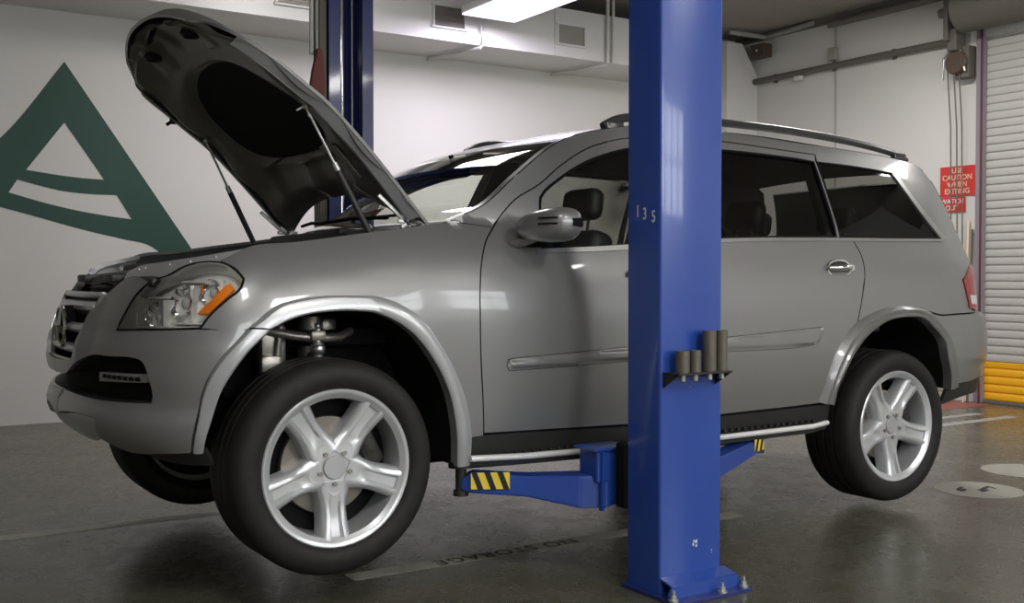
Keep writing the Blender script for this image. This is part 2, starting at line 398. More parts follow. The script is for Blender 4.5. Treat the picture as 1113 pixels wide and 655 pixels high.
def sphere(bm, c, r, n=12, sc=(1, 1, 1)):
    g = bmesh.ops.create_uvsphere(bm, u_segments=n*2, v_segments=n, radius=r)
    bmesh.ops.scale(bm, vec=sc, verts=g['verts'])
    bmesh.ops.translate(bm, vec=c, verts=g['verts'])
    return g['verts']

def tube(bm, pts, r, n=10, closed=False, sy=1.0):
    pts = [Vector(p) for p in pts]; rings = []
    N = len(pts)
    up = Vector((0, 0, 1))
    for i, p in enumerate(pts):
        a = pts[i-1] if (i > 0 or closed) else p
        b = pts[(i+1) % N] if (i < N-1 or closed) else p
        t = (b - a).normalized()
        u = up - t*up.dot(t)
        if u.length < .05: u = Vector((1, 0, 0)) - t*t.x
        u.normalize(); w = t.cross(u)
        rings.append([bm.verts.new(p + (u*math.cos(2*PI*k/n)*sy + w*math.sin(2*PI*k/n))*r) for k in range(n)])
    for i in range(N if closed else N-1):
        A = rings[i]; B = rings[(i+1) % N]
        for k in range(n): bm.faces.new((A[k], A[(k+1) % n], B[(k+1) % n], B[k]))
    if not closed:
        bm.faces.new(rings[0][::-1]); bm.faces.new(rings[-1])

def lathe(bm, prof, n=64, axis='Y', c=(0, 0, 0), close=False):
    """prof: list of (radius, position along axis)"""
    rings = []
    for r, h in prof:
        ring = []
        for k in range(n):
            a = 2*PI*k/n
            if axis == 'Y': v = (c[0]+r*math.cos(a), c[1]+h, c[2]+r*math.sin(a))
            elif axis == 'Z': v = (c[0]+r*math.cos(a), c[1]+r*math.sin(a), c[2]+h)
            else: v = (c[0]+h, c[1]+r*math.cos(a), c[2]+r*math.sin(a))
            ring.append(bm.verts.new(v))
        rings.append(ring)
    for i in range(len(rings) - (0 if close else 1)):
        A = rings[i]; B = rings[(i+1) % len(rings)]
        for k in range(n): bm.faces.new((A[k], A[(k+1) % n], B[(k+1) % n], B[k]))

def prism(bm, poly, axis, a, b):
    """polygon in the plane across axis, extruded from a to b; poly pairs are the other two axes in order"""
    def P(u, v, w):
        return {'X': (w, u, v), 'Y': (u, w, v), 'Z': (u, v, w)}[axis]
    A = [bm.verts.new(P(u, v, a)) for u, v in poly]; B = [bm.verts.new(P(u, v, b)) for u, v in poly]
    n = len(poly)
    for f in ((A, B),):
        bm.faces.new(A); bm.faces.new(B[::-1])
    for k in range(n): bm.faces.new((A[k], A[(k+1) % n], B[(k+1) % n], B[k]))

def grid_mesh(bm, f, nu, nv):
    vs = [[bm.verts.new(f(i/nu, j/nv)) for j in range(nv+1)] for i in range(nu+1)]
    for i in range(nu):
        for j in range(nv): bm.faces.new((vs[i][j], vs[i+1][j], vs[i+1][j+1], vs[i][j+1]))
    return vs

def text_mesh(txt, size, depth=.002, spacing=1.0, align='CENTER'):
    cu = bpy.data.curves.new('lettering', 'FONT'); cu.body = txt; cu.size = size
    cu.align_x = align; cu.align_y = 'CENTER'; cu.extrude = depth/2; cu.space_character = spacing
    cu.space_line = .85; cu.offset = size*.012
    o = bpy.data.objects.new('lettering', cu); COL.objects.link(o)
    dg = bpy.context.evaluated_depsgraph_get()
    me = bpy.data.meshes.new_from_object(o.evaluated_get(dg))
    bpy.data.objects.remove(o); me.materials.clear()
    return me

# ------------------------------------------------------------------ outlines on the body skin
def corner_smooth(poly, maxlen=.03, closed=True, sharp=38):
    n = len(poly); out = []
    def turn(i):
        a, b, c = poly[(i-1) % n], poly[i], poly[(i+1) % n]
        u = (b[0]-a[0], b[1]-a[1]); v = (c[0]-b[0], c[1]-b[1])
        return abs(math.degrees(math.atan2(u[0]*v[1]-u[1]*v[0], u[0]*v[0]+u[1]*v[1])))
    corner = [(not closed and i in (0, n-1)) or turn(i) > sharp for i in range(n)]
    for i in range(n if closed else n-1):
        p0, p1, p2, p3 = poly[(i-1) % n], poly[i], poly[(i+1) % n], poly[(i+2) % n]
        L = math.hypot(p2[0]-p1[0], p2[1]-p1[1])
        def tan(a, b, c, atcorner):
            if atcorner: return (p2[0]-p1[0], p2[1]-p1[1])
            la = math.hypot(b[0]-a[0], b[1]-a[1]) or 1; lb = math.hypot(c[0]-b[0], c[1]-b[1]) or 1
            tx = (b[0]-a[0])/la + (c[0]-b[0])/lb; tz = (b[1]-a[1])/la + (c[1]-b[1])/lb
            q = math.hypot(tx, tz) or 1
            return (tx/q*L, tz/q*L)
        m1 = tan(p0, p1, p2, corner[i]); m2 = tan(p1, p2, p3, corner[(i+1) % n])
        k = max(1, int(math.ceil(L/maxlen)))
        for j in range(k):
            t = j/k
            h = (2*t**3-3*t**2+1, t**3-2*t**2+t, -2*t**3+3*t**2, t**3-t**2)
            out.append(tuple(h[0]*p1[q]+h[1]*m1[q]+h[2]*p2[q]+h[3]*m2[q] for q in (0, 1)))
    if not closed: out.append(tuple(poly[-1]))
    return out

def area2(poly):
    return sum(poly[i][0]*poly[(i+1) % len(poly)][1] - poly[(i+1) % len(poly)][0]*poly[i][1] for i in range(len(poly)))

def shrink(poly, d, keep=None):
    if area2(poly) < 0: poly = poly[::-1]
    n = len(poly); out = []
    for i in range(n):
        a, b, c = poly[i-1], poly[i], poly[(i+1) % n]
        if keep and keep(b): out.append(b); continue
        u = Vector((b[0]-a[0], b[1]-a[1])); v = Vector((c[0]-b[0], c[1]-b[1]))
        if u.length < 1e-6 or v.length < 1e-6: out.append(b); continue
        u.normalize(); v.normalize()
        nrm = Vector((-u.y-v.y, u.x+v.x)); 
        if nrm.length < .2: out.append(b); continue
        nrm.normalize(); k = d / max(.4, nrm.dot(Vector((-u.y, u.x))))
        out.append((b[0]+nrm.x*k, b[1]+nrm.y*k))
    return out

def inside_poly(p, poly):
    c = False; n = len(poly); x, y = p
    for i in range(n):
        (x1, y1), (x2, y2) = poly[i], poly[(i+1) % n]
        if (y1 > y) != (y2 > y) and x < (x2-x1)*(y-y1)/(y2-y1)+x1: c = not c
    return c

def dist_poly(p, poly):
    best = 9
    for i in range(len(poly)):
        a = poly[i]; b = poly[(i+1) % len(poly)]
        dx, dy = b[0]-a[0], b[1]-a[1]; q = dx*dx+dy*dy
        t = 0 if q == 0 else max(0, min(1, ((p[0]-a[0])*dx+(p[1]-a[1])*dy)/q))
        best = min(best, math.hypot(p[0]-a[0]-t*dx, p[1]-a[1]-t*dy))
    return best

def skin_panel(name, poly, m, parent, holes=(), off=0.0, thick=.018, grid=.04, gap=.0028, sides=(1, -1),
               offfn=None, smooth=True, hole_gap=.0, join_centre=False):
    loop = corner_smooth(poly) if smooth else list(poly)
    keep = (lambda b: abs(b[0]-SF_END) < 1e-4 or abs(b[0]-SR_END) < 1e-4)
    loop = shrink(loop, gap, keep)
    loop = [p for i, p in enumerate(loop) if math.hypot(p[0]-loop[i-1][0], p[1]-loop[i-1][1]) > .002]
    hl = []
    for h in holes:
        q = corner_smooth(h) if smooth else list(h)
        if area2(q) < 0: q = q[::-1]
        if hole_gap: q = shrink(q, -hole_gap)
        hl.append([p for i, p in enumerate(q) if math.hypot(p[0]-q[i-1][0], p[1]-q[i-1][1]) > .002])
    pts = [Vector(p) for p in loop]; edges = []; 
    for h in hl:
        b = len(pts); pts += [Vector(p) for p in h]
        edges += [(b+i, b+(i+1) % len(h)) for i in range(len(h))]
    x0 = min(p[0] for p in loop); x1 = max(p[0] for p in loop); z0 = min(p[1] for p in loop); z1 = max(p[1] for p in loop)
    i = x0
    while i < x1:
        j = z0
        while j < z1:
            p = (i + (.5*grid if int(round((j-z0)/grid)) % 2 else 0), j)
            if inside_poly(p, loop) and dist_poly(p, loop) > grid*.4 and \
               not any(inside_poly(p, h) or dist_poly(p, h) < grid*.4 for h in hl):
                pts.append(Vector(p))
            j += grid
        i += grid
    V, E, F, *_ = delaunay_2d_cdt(pts, edges, [list(range(len(loop)))], 1, 1e-6)
    res = []
    tri = []
    for f in F:
        c = [sum(V[i][k] for i in f)/len(f) for k in (0, 1)]
        if any(inside_poly(c, h) for h in hl): continue
        tri.append(f)
    fo = offfn or (lambda s, z: off)
    skin = [body_point(p[0], p[1], fo(p[0], p[1])) for p in V]
    if offfn:
        nr = []
        for p in V:
            e = .004; s, z = p
            a = body_point(s-e, z, fo(s-e, z)); b = body_point(s+e, z, fo(s+e, z))
            c = body_point(s, z-e, fo(s, z-e)); d = body_point(s, z+e, fo(s, z+e))
            n = (Vector(b)-Vector(a)).cross(Vector(d)-Vector(c)); n.normalize(); nr.append(tuple(n))
    else: nr = [body_normal(p[0], p[1]) for p in V]
    verts = list(skin); norms = list(nr); faces = [list(f) for f in tri]
    # thickness: a returned edge round every boundary edge
    cnt = {}
    for f in tri:
        for a, b in zip(f, list(f[1:])+[f[0]]):
            cnt[(a, b)] = cnt.get((a, b), 0) + 1
    for (a, b) in list(cnt):
        if (b, a) in cnt: continue
        if keep(V[a]) and keep(V[b]): continue
        A, B = Vector(skin[a]), Vector(skin[b])
        nA, nB = Vector(nr[a]), Vector(nr[b])
        C = A - nA*thick; D = B - nB*thick
        n = (B-A).cross(nA); n.normalize()
        k = len(verts)
        verts += [tuple(A), tuple(B), tuple(D), tuple(C)]
        norms += [tuple(n)]*4
        faces.append([k+1, k, k+3, k+2])
    out = []
    for sd in sides:
        if join_centre and sd == -1: continue
        vv = verts if sd == 1 else [(x, -y, z) for x, y, z in verts]
        nn = norms if sd == 1 else [(x, -y, z) for x, y, z in norms]
        ff = faces if sd == 1 else [f[::-1] for f in faces]
        if join_centre:
            k = len(verts)
            vv = verts + [(x, -y, z) for x, y, z in verts]
            nn = norms + [(x, -y, z) for x, y, z in norms]
            ff = faces + [[i+k for i in f[::-1]] for f in faces]
        me = bpy.data.meshes.new(name); me.from_pydata(vv, [], ff)
        me.polygons.foreach_set('use_smooth', [True]*len(ff))
        me.normals_split_custom_set_from_vertices(nn)
        out.append(link(name, me, parent, m))
    return out

def resample(poly, n):
    d = [0]
    for i in range(1, len(poly)): d.append(d[-1]+math.dist(poly[i-1], poly[i]))
    out = []
    for k in range(n+1):
        t = d[-1]*k/n; i = 1
        while i < len(d)-1 and d[i] < t: i += 1
        q = (t-d[i-1])/((d[i]-d[i-1]) or 1)
        out.append(tuple(poly[i-1][j]*(1-q)+poly[i][j]*q for j in range(len(poly[0]))))
    return out
# ------------------------------------------------------------------ the room
BW, RW, CH = 4.86, 7.65, 3.97
def shell(name, f, m):
    bm = bmesh.new(); f(bm); return struct(obj(name, bm, m))
shell('floor', lambda bm: box(bm, (1.8, -1.6, -.1), (12.4, 13.4, .2)), 'floor')
shell('wall_back', lambda bm: box(bm, (1.8, BW+.1, CH/2), (12.4, .2, CH)), 'wall')
def rwall(bm):
    box(bm, (RW+.1, (BW+1.64)/2, CH/2), (.2, BW-1.64, CH))
    box(bm, (RW+.1, (-2.1-8.1)/2, CH/2), (.2, 6.0, CH))
    box(bm, (RW+.1, (1.64-2.1)/2, (3.42+CH)/2), (.2, 3.74, CH-3.42))
shell('wall_right', rwall, 'wall')
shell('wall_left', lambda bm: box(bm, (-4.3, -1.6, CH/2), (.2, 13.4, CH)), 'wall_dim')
shell('wall_front', lambda bm: box(bm, (1.8, -8.2, CH/2), (12.4, .2, CH)), 'wall')
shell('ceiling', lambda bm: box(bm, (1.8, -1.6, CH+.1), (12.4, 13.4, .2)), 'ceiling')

def pier(bm):
    prism(bm, [(7.16, 0), (7.648, 0), (7.648, 3.50), (7.40, 3.85), (7.16, 3.85)], 'Y', 4.5, BW)
shell('trim_1', pier, 'soffit')
# cornice along the right wall, where it meets the ceiling
def cornice(bm):
    box(bm, (RW-.03, 1.2, CH-.035), (.06, 7.2, .07))
shell('trim_2', cornice, 'pipe_dark')

# white painted air duct along the back wall, with two grilles
duct = thing('air_duct', 'long white painted air duct along the top of the back wall', 'air duct', (1.6, 4.5, 3.33))
DY = 4.12
def dobj(name, bm, m, par=duct, smooth=None):
    o = obj(name, bm, m, par, smooth)
    o.matrix_parent_inverse = Matrix.Translation(-Vector(duct.location)); return o
bm = bmesh.new(); box(bm, (1.375, (DY+BW)/2, 3.565), (10.35, BW-DY-.002, .47)); dobj('duct_body', bm, 'soffit')
for x in (.55, 4.52):
    bm = bmesh.new(); box(bm, (x, DY-.006, 3.565), (.03, .012, .47)); dobj('duct_seam', bm, 'soffit')
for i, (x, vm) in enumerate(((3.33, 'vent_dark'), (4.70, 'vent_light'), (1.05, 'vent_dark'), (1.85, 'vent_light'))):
    bm = bmesh.new()
    w, h = .33, .20; zc = 3.545
    for a, b in (((x, DY-.01, zc+h/2), (w+.04, .02, .02)), ((x, DY-.01, zc-h/2), (w+.04, .02, .02)),
                 ((x-w/2, DY-.01, zc), (.02, .02, h)), ((x+w/2, DY-.01, zc), (.02, .02, h))):
        box(bm, a, b, bevel=.002)
    fr = dobj('vent_frame', bm, 'soffit')
    bm = bmesh.new()
    box(bm, (x, DY-.002, zc), (w, .004, h))
    for k in range(9):
        box(bm, (x, DY-.009, zc-h/2+.02+k*.02), (w-.01, .010, .004), rot=None)
    dobj('vent_grille', bm, vm, fr).matrix_parent_inverse = Matrix.Identity(4)

# strap hangers: a white pipe down the duct and back to the wall beneath it
for i, (xa, ztop) in enumerate(((3.66, 3.50), (5.13, 3.95))):
    bm = bmesh.new()
    lab = ['short white pipe bracket folded under the air duct between the two grilles',
           'tall white pipe bracket folded under the air duct right of the pale grille'][i]
    tube(bm, [(xa, DY-.035, ztop), (xa, DY-.035, 3.32), (xa-.01, DY-.02, 3.30), (xa-.16, BW-.03, 3.305)], .017)
    o = obj('pipe_bracket', bm, 'pipe_white', None, 40); tag(o, lab, 'pipe')
    if i == 1:
        bm = bmesh.new(); tube(bm, [(xa+.07, DY-.035, 3.95), (xa+.07, DY-.035, 3.33)], .014)
        obj('conduit', bm, 'pipe_white', o, 40)

# green painted emblem on the back wall
logo_px = None
def wall_logo():
    outer = [(.169, 2.925), (1.219, 1.379), (1.50, .962), (1.24, .962), (.852, 1.437), (.62, 1.497), (.40, 1.545), (.18, 1.60), (-.02, 1.655), (-.20, 1.703), (-.318, 1.732),
             (-.52, 1.78), (-.85, 1.80), (-.66, 1.98), (-.313, 2.274)]
    h1 = [(.165, 2.434), (.470, 1.985), (.30, 1.99), (.12, 2.005), (-.125, 2.035)]
    h2 = [(-.19, 1.955), (-.02, 1.912), (.15, 1.878), (.36, 1.862), (.568, 1.862), (.69, 1.664), (.47, 1.690), (.25, 1.725), (.02, 1.775), (-.255, 1.850)]
    outer = corner_smooth(outer, .06); h1 = corner_smooth(h1, .05, sharp=45); h2 = corner_smooth(h2, .05, sharp=45)
    pts = [Vector(p) for p in outer]; ed = []
    for h in (h1, h2):
        b = len(pts); pts += [Vector(p) for p in h]; ed += [(b+i, b+(i+1) % len(h)) for i in range(len(h))]
    ol = list(range(len(outer)))
    if area2(outer) < 0: ol = ol[::-1]
    V, E, F, *_ = delaunay_2d_cdt(pts, ed, [ol], 1, 1e-6)
    bm = bmesh.new(); vs = [bm.verts.new((v[0], BW-.003, v[1])) for v in V]
    for f in F:
        c = [sum(V[i][k] for i in f)/len(f) for k in (0, 1)]
        if inside_poly(c, h1) or inside_poly(c, h2): continue
        bm.faces.new([vs[i] for i in f])
    g = bmesh.ops.extrude_face_region(bm, geom=bm.faces[:])
    bmesh.ops.translate(bm, vec=(0, .0028, 0), verts=[v for v in g['geom'] if isinstance(v, bmesh.types.BMVert)])
    o = obj('wall_emblem', bm, 'green')
    tag(o, 'large dark green triangular letter emblem painted on the left of the back wall', 'wall sign')
wall_logo()

# roller shutter
sh = thing('roller_shutter', 'closed beige steel roller shutter with a yellow bottom, right of the red sign', 'roller door', (RW, -.2, 0))
def sobj(name, bm, m, smooth=None, par=None):
    o = obj(name, bm, m, par or sh, smooth)
    if par is None: o.matrix_parent_inverse = Matrix.Translation(-Vector(sh.location))
    return o
def curtain(bm, z0, z1):
    z = z0; y0, y1 = -2.06, 1.60; p = .075
    prof = []
    while z < z1-1e-4:
        for t, d in ((0, 0), (.06, .010), (.16, .013), (.78, .013), (.90, .010), (.93, .0)):
            if z+t*p <= z1: prof.append((RW+.03-d, z+t*p))
        z += p
    prof.append((RW+.03, z1))
    a = [bm.verts.new((x, y0, z)) for x, z in prof]; b = [bm.verts.new((x, y1, z)) for x, z in prof]
    for i in range(len(prof)-1): bm.faces.new((a[i], b[i], b[i+1], a[i+1]))
bm = bmesh.new(); curtain(bm, .39, 3.45); c_ = sobj('shutter_curtain', bm, 'shutter', 50)
bm = bmesh.new(); curtain(bm, .03, .39); sobj('yellow_slats', bm, 'yellow', 50)['label'] = 'yellow painted bottom slats'
bm = bmesh.new(); box(bm, (RW+.02, -.23, .015), (.05, 3.66, .03), bevel=.004); sobj('bottom_bar', bm, 'pipe_dark')
for y in (1.63, -2.09):
    bm = bmesh.new(); box(bm, (RW+.0, y, 1.75), (.10, .07, 3.5), bevel=.006)
    g = sobj('guide_rail', bm, 'jamb')
    bm = bmesh.new(); box(bm, (RW-.052, y-.025*(1 if y > 0 else -1), 1.75), (.008, .02, 3.5)); sobj('rail_edge', bm, 'jamb_red', par=g)
bm = bmesh.new(); lathe(bm, [(.0, 0), (.22, 0), (.22, 3.98), (.0, 3.98)], 40, 'Y', (RW-.24, -2.3, 3.66)); sobj('drum_cover', bm, 'pipe_dark', 40)
bm = bmesh.new(); box(bm, (RW-.16, 1.83, 3.62), (.26, .05, .46), bevel=.01); box(bm, (RW-.16, 1.80, 3.40), (.16, .10, .20), bevel=.01); sobj('end_bracket', bm, 'pipe_dark')
bm = bmesh.new(); cyl(bm, (RW-.18, 1.82, 3.68), (RW-.18, 1.96, 3.68), .045); sobj('axle', bm, 'pipe_dark', 40)

# chain hoist beside the shutter
ch = thing('chain_hoist', 'dark chain hoist with hanging pull chains above the red sign', 'chain hoist', (RW, 1.76, 3.1))
def cobj(name, bm, m, smooth=None):
    o = obj(name, bm, m, ch, smooth); o.matrix_parent_inverse = Matrix.Translation(-Vector(ch.location)); return o
bm = bmesh.new(); box(bm, (RW-.075, 1.76, 3.20), (.12, .14, .30), bevel=.01); cobj('hoist_body', bm, 'pipe_dark')
bm = bmesh.new(); lathe(bm, [(.0, 0), (.10, 0), (.115, .02), (.095, .03), (.115, .04), (.10, .06), (0, .06)], 30, 'X', (RW-.19, 1.80, 3.20)); cobj('chain_wheel', bm, 'brown', 40)
for y, zb in ((1.895, .25), (1.83, .35), (1.775, .3)):
    bm = bmesh.new(); tube(bm, [(RW-.16, y, 3.2), (RW-.10, y, 2.6), (RW-.07, y, 1.2), (RW-.07, y, zb)], .0065, 6)
    cobj('pull_chain', bm, 'pipe_dark')
bm = bmesh.new(); tube(bm, [(RW-.17, 1.93, 3.05), (RW-.17, 1.93, 3.25), (RW-.17, 1.86, 3.32), (RW-.17, 1.75, 3.30), (RW-.17, 1.70, 3.10)], .01, 8); cobj('hook_loop', bm, 'bolt', 40)

# poles leaning by the shutter
for i, (y, zt, m_) in enumerate(((1.745, 1.72, 'label_yellow'), (1.70, 1.63, 'olive'))):
    bm = bmesh.new(); cyl(bm, (RW-.13, y-.03, .0), (RW-.03, y, zt), .011, n=10)
    tag(obj('pole', bm, m_ if i else 'pole', None, 40) if False else obj('pole', bm, 'sign_cream' if i == 0 else 'olive', None, 40),
        ['cream wooden pole leaning on the wall below the red sign', 'olive pole leaning on the wall next to the shutter guide'][i], 'pole')

# red warning signs
def sign(name, y0, y1, z0, z1, base, lines, tm, label):
    t = thing(name, label, 'sign', (RW-.012, (y0+y1)/2, z0))
    bm = bmesh.new(); box(bm, (0, 0, (z1-z0)/2), (.006, y1-y0, z1-z0), bevel=.0015)
    obj('sign_panel', bm, base, t)
    n = len(lines); h = (z1-z0)/(n+.35)
    for i, s in enumerate(lines):
        me = text_mesh(s, h*1.08, .002)
        o = link('lettering', me, t, tm)
        o.rotation_euler = (PI/2, 0, -PI/2); o.location = (-.0045, .01, (z1-z0) - h*(i+.68))
    return t
sign('warning_sign', 1.672, 2.064, 1.955, 2.240, 'sign_red', ['USE', 'CAUTION', 'WHEN', 'EXITING'], 'sign_cream',
     'square red warning sign with pale lettering on the right wall beside the shutter')
sign('small_sign', 1.79, 2.05, 1.80, 1.945, 'sign_red', ['WATCH', 'OUT'], 'sign_white',
     'small red sign with white lettering right below the square red sign')

# pipes on the right wall
def pipe(name, pts, r, m, label, cat='pipe'):
    bm = bmesh.new(); tube(bm, pts, r, 12); return tag(obj(name, bm, m, None, 40), label, cat)
p_ = pipe('wall_pipe', [(RW-.06, 4.49, 3.43), (RW-.06, 1.90, 3.43)], .035, 'pipe_dark', 'thick dark horizontal pipe along the right wall to the chain hoist')
for y in (4.2, 3.36, 2.6):
    bm = bmesh.new(); box(bm, (RW-.02, y, 3.43), (.038, .03, .10)); obj('clamp', bm, 'pipe_dark', p_)
bm = bmesh.new(); box(bm, (RW-.07, 3.82, 3.37), (.05, .10, .05), bevel=.006); obj('junction_cover', bm, 'sign_white', p_)['label'] = 'pale cover'
pipe('wall_conduit', [(RW-.014, 3.35, CH-.07), (RW-.014, 3.35, 1.2)], .006, 'vent_light', 'thin grey vertical conduit down the middle of the right wall')
bm = bmesh.new(); box(bm, (RW-.04, 3.36, 3.56), (.07, .09, .13), bevel=.006); tag(obj('junction_box', bm, 'vent_light'), 'small grey junction box just above the thick wall pipe', 'junction box')
pipe('ceiling_pipe', [(RW-.12, 3.35, 3.86), (RW-.12, -1.0, 3.86)], .04, 'pipe_dark', 'brown pipe high on the right wall under the ceiling')
sp = thing('wall_speaker', 'small dark brown box with a white dot near the corner of the right wall', 'speaker', (RW-.12, 4.33, 3.75))
bm = bmesh.new(); box(bm, (0, 0, 0), (.14, .20, .15), bevel=.008); box(bm, (.09, 0, .0), (.06, .05, .05)); obj('housing', bm, 'brown', sp)
bm = bmesh.new(); cyl(bm, (-.069, .0, 0), (-.076, .0, 0), .014); obj('dot', bm, 'sign_white', sp)['label'] = 'white dot'
pipe('corner_pipe', [(7.1, 4.4, 3.93), (RW-.09, 4.28, 3.90), (RW-.09, 3.6, 3.93)], .028, 'vent_light', 'pale pipe under the ceiling above the dark brown box')

# lit luminaires
# assumed windows, unseen behind the camera, glowing to light the car's near side
wn = 0
for x in (-1.5, .8, 3.1, 5.4):
    wn += 1
    bm = bmesh.new(); W_, H_ = 1.9, 1.25; zc = 2.45
    for a, b in (((x, -8.08, zc+H_/2), (W_+.1, .06, .07)), ((x, -8.08, zc-H_/2), (W_+.1, .06, .07)), ((x-W_/2, -8.08, zc), (.07, .06, H_)), ((x+W_/2, -8.08, zc), (.07, .06, H_)), ((x, -8.08, zc), (W_, .05, .05))):
        box(bm, a, b)
    for k in range(1, 4): box(bm, (x-W_/2+W_*k/4, -8.08, zc), (.07, .05, H_))
    fr = struct(obj('window_%d' % wn, bm, 'soffit'))
    bm = bmesh.new(); box(bm, (x, -8.09, zc), (W_-.02, .01, H_-.02)); obj('window_pane', bm, 'daylight', fr)
labs = ['lit ceiling luminaire hanging in front of the air duct between the two grilles',
        'lit ceiling luminaire hanging in front of the air duct above the raised hood',
        'lit ceiling luminaire hanging over the rear of the car',
        'lit ceiling luminaire close to the roller shutter',
        'lit ceiling luminaire on the viewer side, level with the front wheel',
        'lit ceiling luminaire on the viewer side, level with the rear wheel',
        'lit ceiling luminaire on the viewer side, ahead of the front bumper']
for (x, y, z, lx, ly, w), lab in zip(LUMINAIRES, labs):
    t = thing('ceiling_luminaire', lab, 'ceiling light', (x, y, z), 'ceiling luminaires')  # all but the one by the duct are assumed, out of view
    bm = bmesh.new(); box(bm, (0, 0, .045), (lx, ly, .07), bevel=.01)
    for sx in (-1, 1):
        for sy in (-1, 1):
            cyl(bm, (sx*lx*.35, sy*ly*.4, .08), (sx*lx*.35, sy*ly*.4, CH-z), .004, n=6)
    obj('housing', bm, 'soffit', t)
    bm = bmesh.new(); box(bm, (0, 0, .002), (lx-.01, ly-.01, .012), bevel=.003); obj('diffuser', bm, 'tube', t)
    ld = bpy.data.lights.new('luminaire_light', 'AREA'); ld.shape = 'RECTANGLE'; ld.size = lx-.03; ld.size_y = ly-.03
    ld.energy = w; ld.color = LILAC if (x, y) == (3.6, 3.15) else LAMP_COLOUR
    lo = bpy.data.objects.new('luminaire_light', ld); COL.objects.link(lo); lo.parent = t; lo.location = (0, 0, -.012)

# painted floor marks
def floor_strip(name, x0, x1, y0, y1, m, label, z=.0012):
    bm = bmesh.new(); box(bm, ((x0+x1)/2, (y0+y1)/2, z/2+.0002), (x1-x0, y1-y0, z)); return tag(obj(name, bm, m), label, 'floor marking')
floor_strip('floor_line', -4.1, .55, .79, .885, 'line', 'worn pale floor line behind the front wheels')
t = thing('floor_line', 'worn pale floor line with stencilled black letters in front of the car', 'floor marking', (.9, -.6, 0))
bm = bmesh.new(); box(bm, (.35, 0, .0008), (2.1, .10, .0012)); obj('painted_stripe', bm, 'line', t)
me = text_mesh('NO STORAGE', .105, .0008, 1.12); o = link('lettering', me, t, 'stencil'); o.location = (.04, 0, .0022); o.rotation_euler = (0, 0, PI)
floor_strip('bay_line', 5.6, 6.95, .80, .90, 'line_white', 'pale bay line on the floor behind the rear wheel')
floor_strip('bay_line', 6.1, 6.9, 1.08, 1.17, 'line_white', 'short pale line on the floor nearer the roller shutter')
floor_strip('red_strip', 6.5, 7.58, 1.45, 2.4, 'redfloor', 'dull red painted floor patch at the foot of the right wall')
floor_strip('white_floor_patch', 2.9, 5.2, 1.55, 1.80, 'line_white', 'pale floor line seen beneath the rear of the car')
def disc(name, x, y, r, m, label, marks=()):
    t = thing(name, label, 'floor marking', (x, y, 0))
    bm = bmesh.new(); lathe(bm, [(0, .0002), (r, .0002), (r, .0015), (0, .0016)], 48, 'Z'); obj('painted_disc', bm, m, t)
    if marks:
        bm = bmesh.new()
        for a, b, w in marks:
            d = Vector((b[0]-a[0], b[1]-a[1])); ang = math.atan2(d.y, d.x)
            box(bm, ((a[0]+b[0])/2, (a[1]+b[1])/2, .0022), (d.length, w, .0012), rot=Matrix.Rotation(ang, 3, 'Z'))
        obj('stencil_marks', bm, 'stencil', t)
disc('floor_disc', 3.86, -.885, .235, 'line', 'pale round floor marking with dark stencil marks near the rear wheel',
     [((-.10, .06), (-.02, .09), .02), ((-.12, .02), (-.05, .05), .025), ((-.02, -.02), (.12, .02), .025), ((-.04, -.05), (.04, -.03), .02), ((.10, -.04), (.13, .03), .012), ((-.10, .06), (-.12, .02), .02)])
disc('floor_disc', 4.62, -.68, .24, 'line', 'plain pale round floor marking at the right edge, farther back')
# things at the foot of the shutter
bm = bmesh.new(); box(bm, (7.35, 1.95, .05), (.22, .30, .10), bevel=.02); box(bm, (7.40, 1.85, .13), (.12, .10, .06), bevel=.015)
tag(obj('sandbag', bm, 'vent_light'), 'small grey lumpy bag on the floor at the foot of the shutter guide', 'bag')
